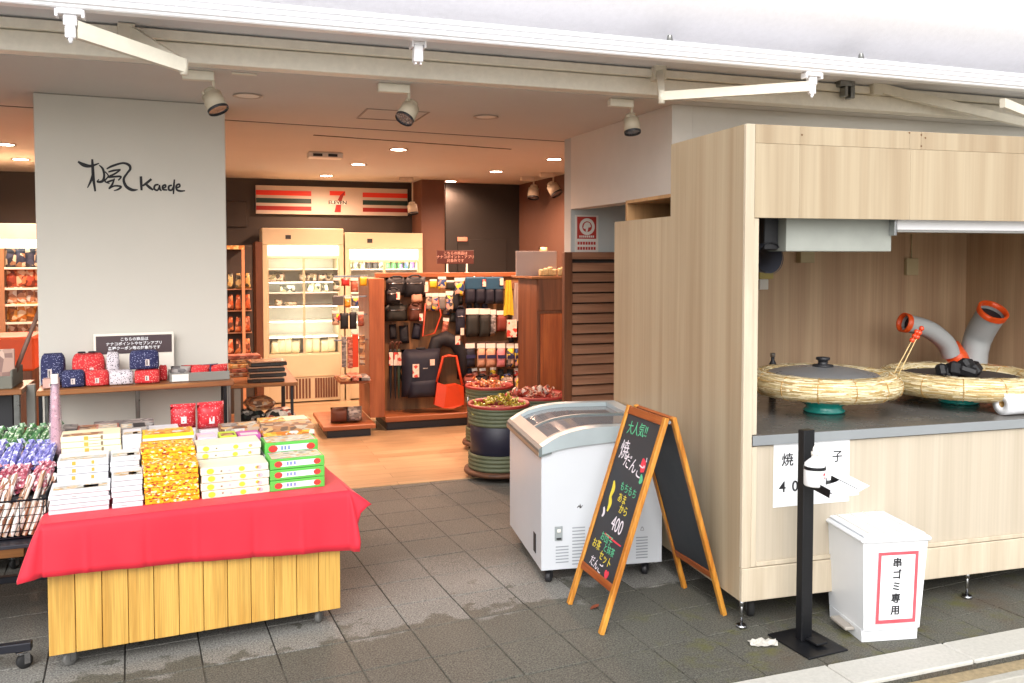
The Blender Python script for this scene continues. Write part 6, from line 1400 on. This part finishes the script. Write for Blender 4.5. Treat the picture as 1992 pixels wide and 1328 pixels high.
# orange shoulder bag
p0, p1 = PY(843, 793, hy - .12), PY(900, 690, hy - .12); og = thing('shoulder_bag', 'bright orange shoulder bag with long strap hanging at the stand front', 'bag', ((p0.x + p1.x) / 2, hy - .14, p0.z)); w_, h_ = p1.x - p0.x, p1.z - p0.z
mb = M(); vs = []
for s in (-1, 1):
    for u, v, e in ((-.5, .07, .3), (-.2, .0, .5), (.15, -.01, .5), (.5, .05, .3), (.49, .40, .25), (.25, .45, .5), (-.1, .43, .5), (-.40, .50, .25)): vs.append((u * w_, s * .045 * e * 2, v * h_))
mb.add(vs, [list(range(8)), list(range(8, 16))] + [(i, (i + 1) % 8, 8 + (i + 1) % 8, 8 + i) for i in range(8)]); mb.build('body', m_ora_c, og)
M().tube([(-w_ * .42, 0, h_ * .5), (-w_ * .30, 0, h_ * .72), (-w_ * .18, 0, h_ * .98), (0, 0, h_), (w_ * .26, 0, h_ * .98), (w_ * .36, 0, h_ * .70), (w_ * .47, 0, h_ * .42)], .013, 6).build('strap', m_ora_c, og)
# right half
hang(905, 537, 944, 590, hy, .06, [m_navy_c, m_blu_c], 'dark blue shorts on a hanger, left of the pair', 'shorts', 'short', tagat=(.4, .75)); hang(944, 537, 979, 591, hy - .02, .06, [m_navy_c, m_blu_c], 'dark blue shorts on a hanger, right of the pair', 'shorts', 'short', tagat=(.35, .8))
hang(980, 545, 999, 612, hy - .02, .03, m_yel_c, 'yellow towel hanging at the right half of the stand', 'towel', 'cloth'); hang(997, 550, 1015, 622, hy, .03, m_gre_c, 'grey towel hanging beside the yellow one', 'towel', 'cloth'); hang(1012, 548, 1042, 588, hy - .02, .06, m_navy_c, 'dark cloth pouch in the upper right corner of the stand', 'pouch', tagat=(.1, .9))
hang(906, 600, 932, 655, hy, .06, m_olive, 'charcoal pouch pack, left one under the shorts', 'pack', 'pack'); hang(932, 600, 954, 655, hy, .06, m_olive, 'charcoal pouch pack, right one under the shorts', 'pack', 'pack'); hang(954, 602, 965, 650, hy, .04, m_greyp, 'narrow grey pack beside the charcoal pouches', 'pack', 'pack'); hang(966, 604, 986, 644, hy, .05, m_redbr, 'red-brown pack under the yellow towel', 'pack', 'pack'); hang(986, 622, 1005, 656, hy - .03, .02, m_gtag, 'white card with red mark under the grey towel', 'card', 'card')
hang(1006, 620, 1020, 640, hy, .03, m_blk_c, 'small black clip pack right of the white card', 'pack', 'pack')
for x0, x1, mt, lb in ((905, 924, m_navy_c, 'navy sock pack, first in the lower row'), (928, 944, m_pale_p, 'peach sock pack in the lower row'), (945, 964, m_pale_p, 'second peach sock pack in the lower row'), (966, 983, m_pinky, 'pink sock pack in the lower row'), (985, 1000, m_multi, 'black and white pack in the lower row'), (1001, 1016, m_multi, 'second black and white pack in the lower row'), (1017, 1032, m_pinky, 'rosy pack at the right end of the lower row')):
    o = hang(x0, 668, x1, 714, hy, .05, mt, lb + ' of the goods stand', 'sock pack', 'pack')
    s_ = o.dimensions.x; M().box(-s_ * .46, s_ * .46, -.033, -.027, .09, .125).build('band', plain('navy_band', '#26264a', .6), o)
for k, (x0, x1, lb) in enumerate(((900, 925, 'first'), (926, 948, 'second'), (950, 972, 'third'), (974, 998, 'fourth'), (1000, 1030, 'last'))): hang(x0, 728, x1, 765, hy - .04, .09, (m_redbr, m_blk_c, m_redbr, m_multi, m_multi)[k], lb + ' dark red wrapped pack on the lowest row above the barrels', 'pack', 'soft')
z = PY(1030, 662, 8.25).z
for k in range(2): tag(M().puffy(.14, .09, .12, p=.3).build('small_pouch', m_pinky, None, (PY(1025 + k * 9, 650, 8.2).x, 8.2 + .05 * k, z + .001)), ['pink pouch on the lower small shelf of the stand, front one', 'pink pouch on the lower small shelf of the stand, rear one'][k], 'pouch')
z = PY(1030, 604, 8.25).z; tag(M().box(-.07, .07, -.05, .05, 0, .08, b=.006).build('small_box', m_greyp, None, (PY(1030, 600, 8.2).x, 8.22, z + .001)), 'grey box on the upper small shelf of the stand', 'box')
z = .1355
for k in range(1): pass
# side goods on pegs (left end)
ey = 8.2; gs = 'goods hanging on the left end of the stand'
for x0, x1, y0, y1, mt, kd, lb in ((648, 662, 540, 566, m_pale, 'pack', 'pale packet on the top peg at the far left'), (664, 680, 540, 556, plain('red_toy', '#b82a24', .4), 'soft', 'small red toy on the top peg'), (699, 714, 537, 556, plain('yellow_toy', '#e0a820', .4), 'soft', 'small yellow and red toy on the top peg'), (682, 697, 540, 568, m_rustp, 'pack', 'rust packet on the top peg'),
        (647, 668, 576, 594, plain('grey_case', '#55504e', .5), 'card', 'grey square case on the second peg'), (670, 682, 576, 598, m_oran, 'pack', 'orange packet on the second peg'), (684, 698, 576, 596, m_multi, 'pack', 'mixed packet on the second peg'), (646, 660, 604, 632, m_multi, 'pack', 'mixed packet on the third peg at the left'), (662, 678, 606, 640, m_blk_c, 'soft', 'black toy figure on the third peg, left one'), (680, 694, 604, 640, m_blk_c, 'soft', 'black toy figure on the third peg, right one'), (650, 662, 612, 624, plain('red_toy', '#b82a24', .4), 'soft', 'small orange-red charm on the third peg'), (696, 708, 606, 634, m_rustp, 'pack', 'rust packet on the third peg at the right'),
        (665, 674, 655, 714, m_greyp, 'card', 'tall grey strip pack on the lowest peg'), (676, 686, 655, 716, m_rustp, 'card', 'tall clear strip pack on the lowest peg'), (686, 697, 650, 714, m_ora_c, 'card', 'tall orange strip pack on the lowest peg'), (699, 710, 652, 712, m_brownp, 'card', 'tall brown strip pack on the lowest peg')):
    hang(x0, y0, x1, y1, ey, .025, mt, lb + ' of the stand end', 'packet', kd, None, gs)
z = PY(690, 740, 8.0).z
for k, (px, lb) in enumerate(((672, 'left'), (690, 'middle'), (706, 'right'))): tag(M().box(-.055, .055, -.12, .12, 0, .035 + .015 * (k % 2), b=.004).build('flat_pack', (m_brownp, m_rustp, m_greyp)[k], None, (PY(px, 735, 8.02).x, 8.06, z + .001)), lb + ' flat pack on the small shelf at the stand end', 'pack')
for k, (px, lb) in enumerate(((662, 'left'), (690, 'right'))): tag(M().puffy(.16, .22, .14, p=.25).build('dark_bundle', m_greyp if k else m_bro, None, (PY(px, 800, 8.05).x, 8.12, .116)), lb + ' dark wrapped bundle on the low base at the stand end', 'bundle')
# a second, denser layer of small goods
FILL = [(752, 560, 764, 592), (766, 588, 776, 602), (812, 545, 824, 566), (824, 548, 834, 575), (862, 585, 874, 612), (874, 606, 886, 626), (888, 560, 900, 592), (893, 540, 905, 566),
        (908, 588, 920, 604), (922, 588, 934, 604), (938, 588, 950, 604), (1010, 585, 1022, 612), (1022, 588, 1034, 604), (1030, 560, 1042, 582), (1022, 610, 1034, 634), (1034, 664, 1044, 700), (1034, 700, 1044, 735), (990, 640, 1000, 666), (1004, 640, 1016, 664),
        (905, 714, 917, 740), (920, 716, 932, 742), (936, 716, 948, 742), (952, 714, 964, 740), (968, 716, 980, 742), (984, 716, 996, 742), (1000, 716, 1014, 742), (758, 628, 772, 660), (778, 630, 796, 668), (800, 626, 816, 660), (858, 618, 870, 650)]
NMS = ['dark', 'red and cream', 'charcoal', 'mixed colour', 'rust brown', 'navy']; MTS = None
fm = [m_blk_c, m_gtag, m_olive, m_multi, m_rustp, m_navy_c]
for k, (x0, y0, x1, y1) in enumerate(FILL):
    c = (k * 5 + k // 3) % 6; side = 'left' if x1 < 905 else 'right'
    near = ('by the waist bags' if y0 < 600 else 'above the backpack') if side == 'left' else ('near the shorts' if y0 < 612 else ('by the white card' if y0 < 668 else 'above the barrels'))
    o = hang(x0, y0, x1, y1, hy + .05, .045, fm[c], f'{NMS[c]} packet {near}, {nth(k % 15)} along the {side} half of the stand', 'packet', 'pack' if c in (1, 3, 4) else 'soft')
    o.rotation_euler = (0, R(random.uniform(-9, 9)), R(random.uniform(-20, 20)))
# sign on the stand
a, b_ = PY(850, 513, gyp), PY(921, 487, gyp); bs = thing('stand_sign', 'small dark brown sign board on two stems above the goods stand', 'sign', (a.x, gyp, gzt + .0005))
bx('board', plain('sign_maroon', '#4a2019', .5, var=.05), bs, 0, b_.x - a.x, -.008, .008, a.z - gzt, b_.z - gzt, b=.002)
for px in (870, 908): x = PY(px, 515, gyp).x - a.x; bx('stem', m_card, bs, x - .008, x + .008, -.006, .006, 0, a.z - gzt + .006, b=.001); bx('stem_foot', m_card, bs, x - .02, x + .02, -.02, .02, 0, .004, b=.001)
for k, s in enumerate(('こちらの商品は', 'ナナコポイント・アプリ', '対象外です')): lettering(s, .036, plain('sign_pink', '#d8a898', .6), bs, face_front((b_.x - a.x) / 2, -.009, (b_.z - a.z) * (.78 - .28 * k) + a.z - gzt))
# ================================================================ brown cabinet with board and pale goods
cby = 6.95; a, b_ = PY(1046, 775, cby), PY(1106, 537, cby)
bc = thing('brown_cabinet', 'brown wooden cabinet between the goods stand and the louvre panel', 'cabinet', (a.x, cby, 0)); w_ = b_.x - a.x; zc1 = b_.z
bx('carcass', m_brown_z, bc, 0, w_ + .12, .021, .5, 0, zc1 - .02, b=.003); bx('upper_door', m_brown_z, bc, .004, w_ + .10, 0, .02, PY(1070, 604, cby).z, zc1 - .022, b=.003); bx('lower_door', m_orange, bc, .03, w_ + .06, .006, .02, .06, PY(1070, 610, cby).z, b=.003); bx('top_board', m_orange_x, bc, -.06, w_ + .14, -.01, .52, zc1 - .0195, zc1, b=.003)
a, b_ = PY(1017, 521, cby), PY(1098, 488, cby); tag(bx('white_board', plain('lilac_board', '#b8a8a4', .5, var=.02), None, 0, b_.x - a.x, -.008, .0, 0, b_.z - zc1 - .001, loc=(a.x, cby + .18, zc1 + .001)), 'blank pale board standing on top of the brown cabinet', 'board')
m_crm = plain('cream_goods', '#d8be8a', .7, var=.15, vs=20)
for k, px in enumerate((1054, 1062, 1070, 1078, 1090, 1096)):
    tag(M().puffy(.05, .04, .06 + .01 * (k % 3), p=.3).build('cream_pack', m_crm, None, (PY(px, 530, cby + .05).x, cby + .06, zc1 + .001)), 'small cream pack, ' + nth(k) + ' from the left, on the brown cabinet before the pale board', 'pack', 'cream packs on the cabinet')
tag(M().puffy(.08, .06, PY(1060, 480, cby).z - zc1 - .0, p=.3).build('cream_roll', m_crm, None, (PY(1078, 480, cby).x, cby + .26, zc1 + .001)), 'pale bundle poking up behind the blank board', 'bundle')
# ================================================================ sweet barrels
m_bgreen = plain('barrel_green', '#50563f', .6, var=.2, vs=25); m_bnavy = plain('barrel_navy', '#17182a', .5, var=.15); m_bred = plain('barrel_lining', '#8a2420', .5, var=.12); m_dolly = wood('dolly_wood', '#4a2c1c', '#6a4228', 'X', 12, 6, .6)
def barrel(px, pyr, halfw, pybase_y, label, fill, fl, n=26):
    c = PY(px, pyr, pybase_y); r = PY(px + halfw, pyr, pybase_y).x - c.x; H = c.z
    b = thing('sweet_barrel', label, 'barrel', (c.x, pybase_y, 0), 0, 'sweet barrels by the entrance')
    M().lathe([(0, .045), (r * 1.12, .045), (r * 1.14, .06), (r * 1.12, .075), (0, .075)], 28).build('dolly', m_dolly, b)
    M().lathe([(0, .076), (r * .93, .076), (r * .93, H - .01), (r * .9, H - .01), (r * .88, .3), (0, .3)], 30).build('body', m_bnavy, b)
    for z0_, z1_ in ((.078, H * .36), (H * .74, H - .004)):
        k = max(3, int((z1_ - z0_) / .026)); pr = []
        for i in range(k):
            zz = z0_ + (z1_ - z0_) * i / k; dz = (z1_ - z0_) / k; pr += [(r * .945, zz), (r * 1.0, zz + dz * .3), (r * 1.0, zz + dz * .7), (r * .945, zz + dz * .98)]
        M().lathe(pr, 30).build('rope_band', m_bgreen, b)
    M().lathe([(r * .99, H - .012), (r * 1.03, H), (r * .99, H + .014), (r * .9, H - .0), (r * .86, H - .06)], 30).build('lining', m_bred, b)
    M().lathe([(r * .87, H - .07), (r * .5, H - .03), (0, H - .015)], 24).build('fill_bed', m_bred, b)
    for s in range(3): caster(b, r * .8 * math.cos(s * 2.1 - 1.2), r * .8 * math.sin(s * 2.1 - 1.2), .045, .018, .016, s)
    me = candy_mesh('wrapped_sweet', .055, .011, fill)
    for k in range(n):
        a = random.uniform(0, 6.28); q = r * .8 * math.sqrt(random.random()); z = H - .012 - .045 * (q / r) ** 2 + random.uniform(0, .025) + (.035 if q < r * .5 else 0)
        o = put('wrapped_sweet', me, None, (c.x + q * math.cos(a), pybase_y + q * math.sin(a), z)); o.rotation_euler = (random.uniform(.8, 2.2), 0, random.uniform(0, 6.28)); tag(o, fl, 'sweet', fl)
    return c, r, H
c1, r1, H1 = barrel(970, 785, 56, 6.15, 'green-ringed navy barrel with red lining, nearest beside the freezer', foil('foil_yellow', ['#a09028', '#b4a438', '#887620', '#c0b468'], (60, 60, 60)), 'yellow wrapped sweet in the nearest barrel', 70)
barrel(952, 750, 44, 7.1, 'green-ringed barrel farther back beside the orange bag', foil('foil_peach', ['#d8884a', '#e0a868', '#b85a2a', '#e8c898'], (60, 60, 60)), 'orange wrapped sweet in the rear barrel', 34)
c3, r3, H3 = barrel(1044, 768, 56, 6.62, 'green-ringed barrel at right, partly behind the freezer', foil('foil_rust', ['#a8503a', '#c88a6a', '#8a3a2a', '#d8b8a0'], (60, 60, 60)), 'rust wrapped sweet in the right barrel', 34)
m_wr = printed('silver_wrap', ['#c8b8ac', '#8a6a5c', '#e0d4c8', '#a84a3a', '#6a4a3c'], (40, 40, 40))
for k, (px, py) in enumerate(((1022, 742), (1040, 735), (1052, 745), (1000, 745), (1066, 752))):
    q = PY(px, py, 6.7); o = M().puffy(.07, .04, .075, p=.3, jit=.3).build('gift_bag', m_wr, None, (q.x, 6.66 + .03 * (k % 3), H3 - .01)); o.rotation_euler = (0, R(-20 + 12 * k), R(30 * k)); tag(o, 'silvery wrapped gift bag sticking out of the right barrel, ' + ('second from the left', 'in the middle', 'second from the right', 'leftmost', 'rightmost')[k], 'gift bag', 'gift bags in the right barrel')
q = PY(914, 770, 6.0); tag(M().tube([(0, 0, -.04), (0, 0, .05), (.004, 0, .1)], .004, 5).build('wire_clip', m_chrome, None, (c1.x - r1 * 1.05, 6.15, H1 - .02)), 'thin wire clip on the left rim of the nearest barrel', 'clip')
print('hung goods', HG)
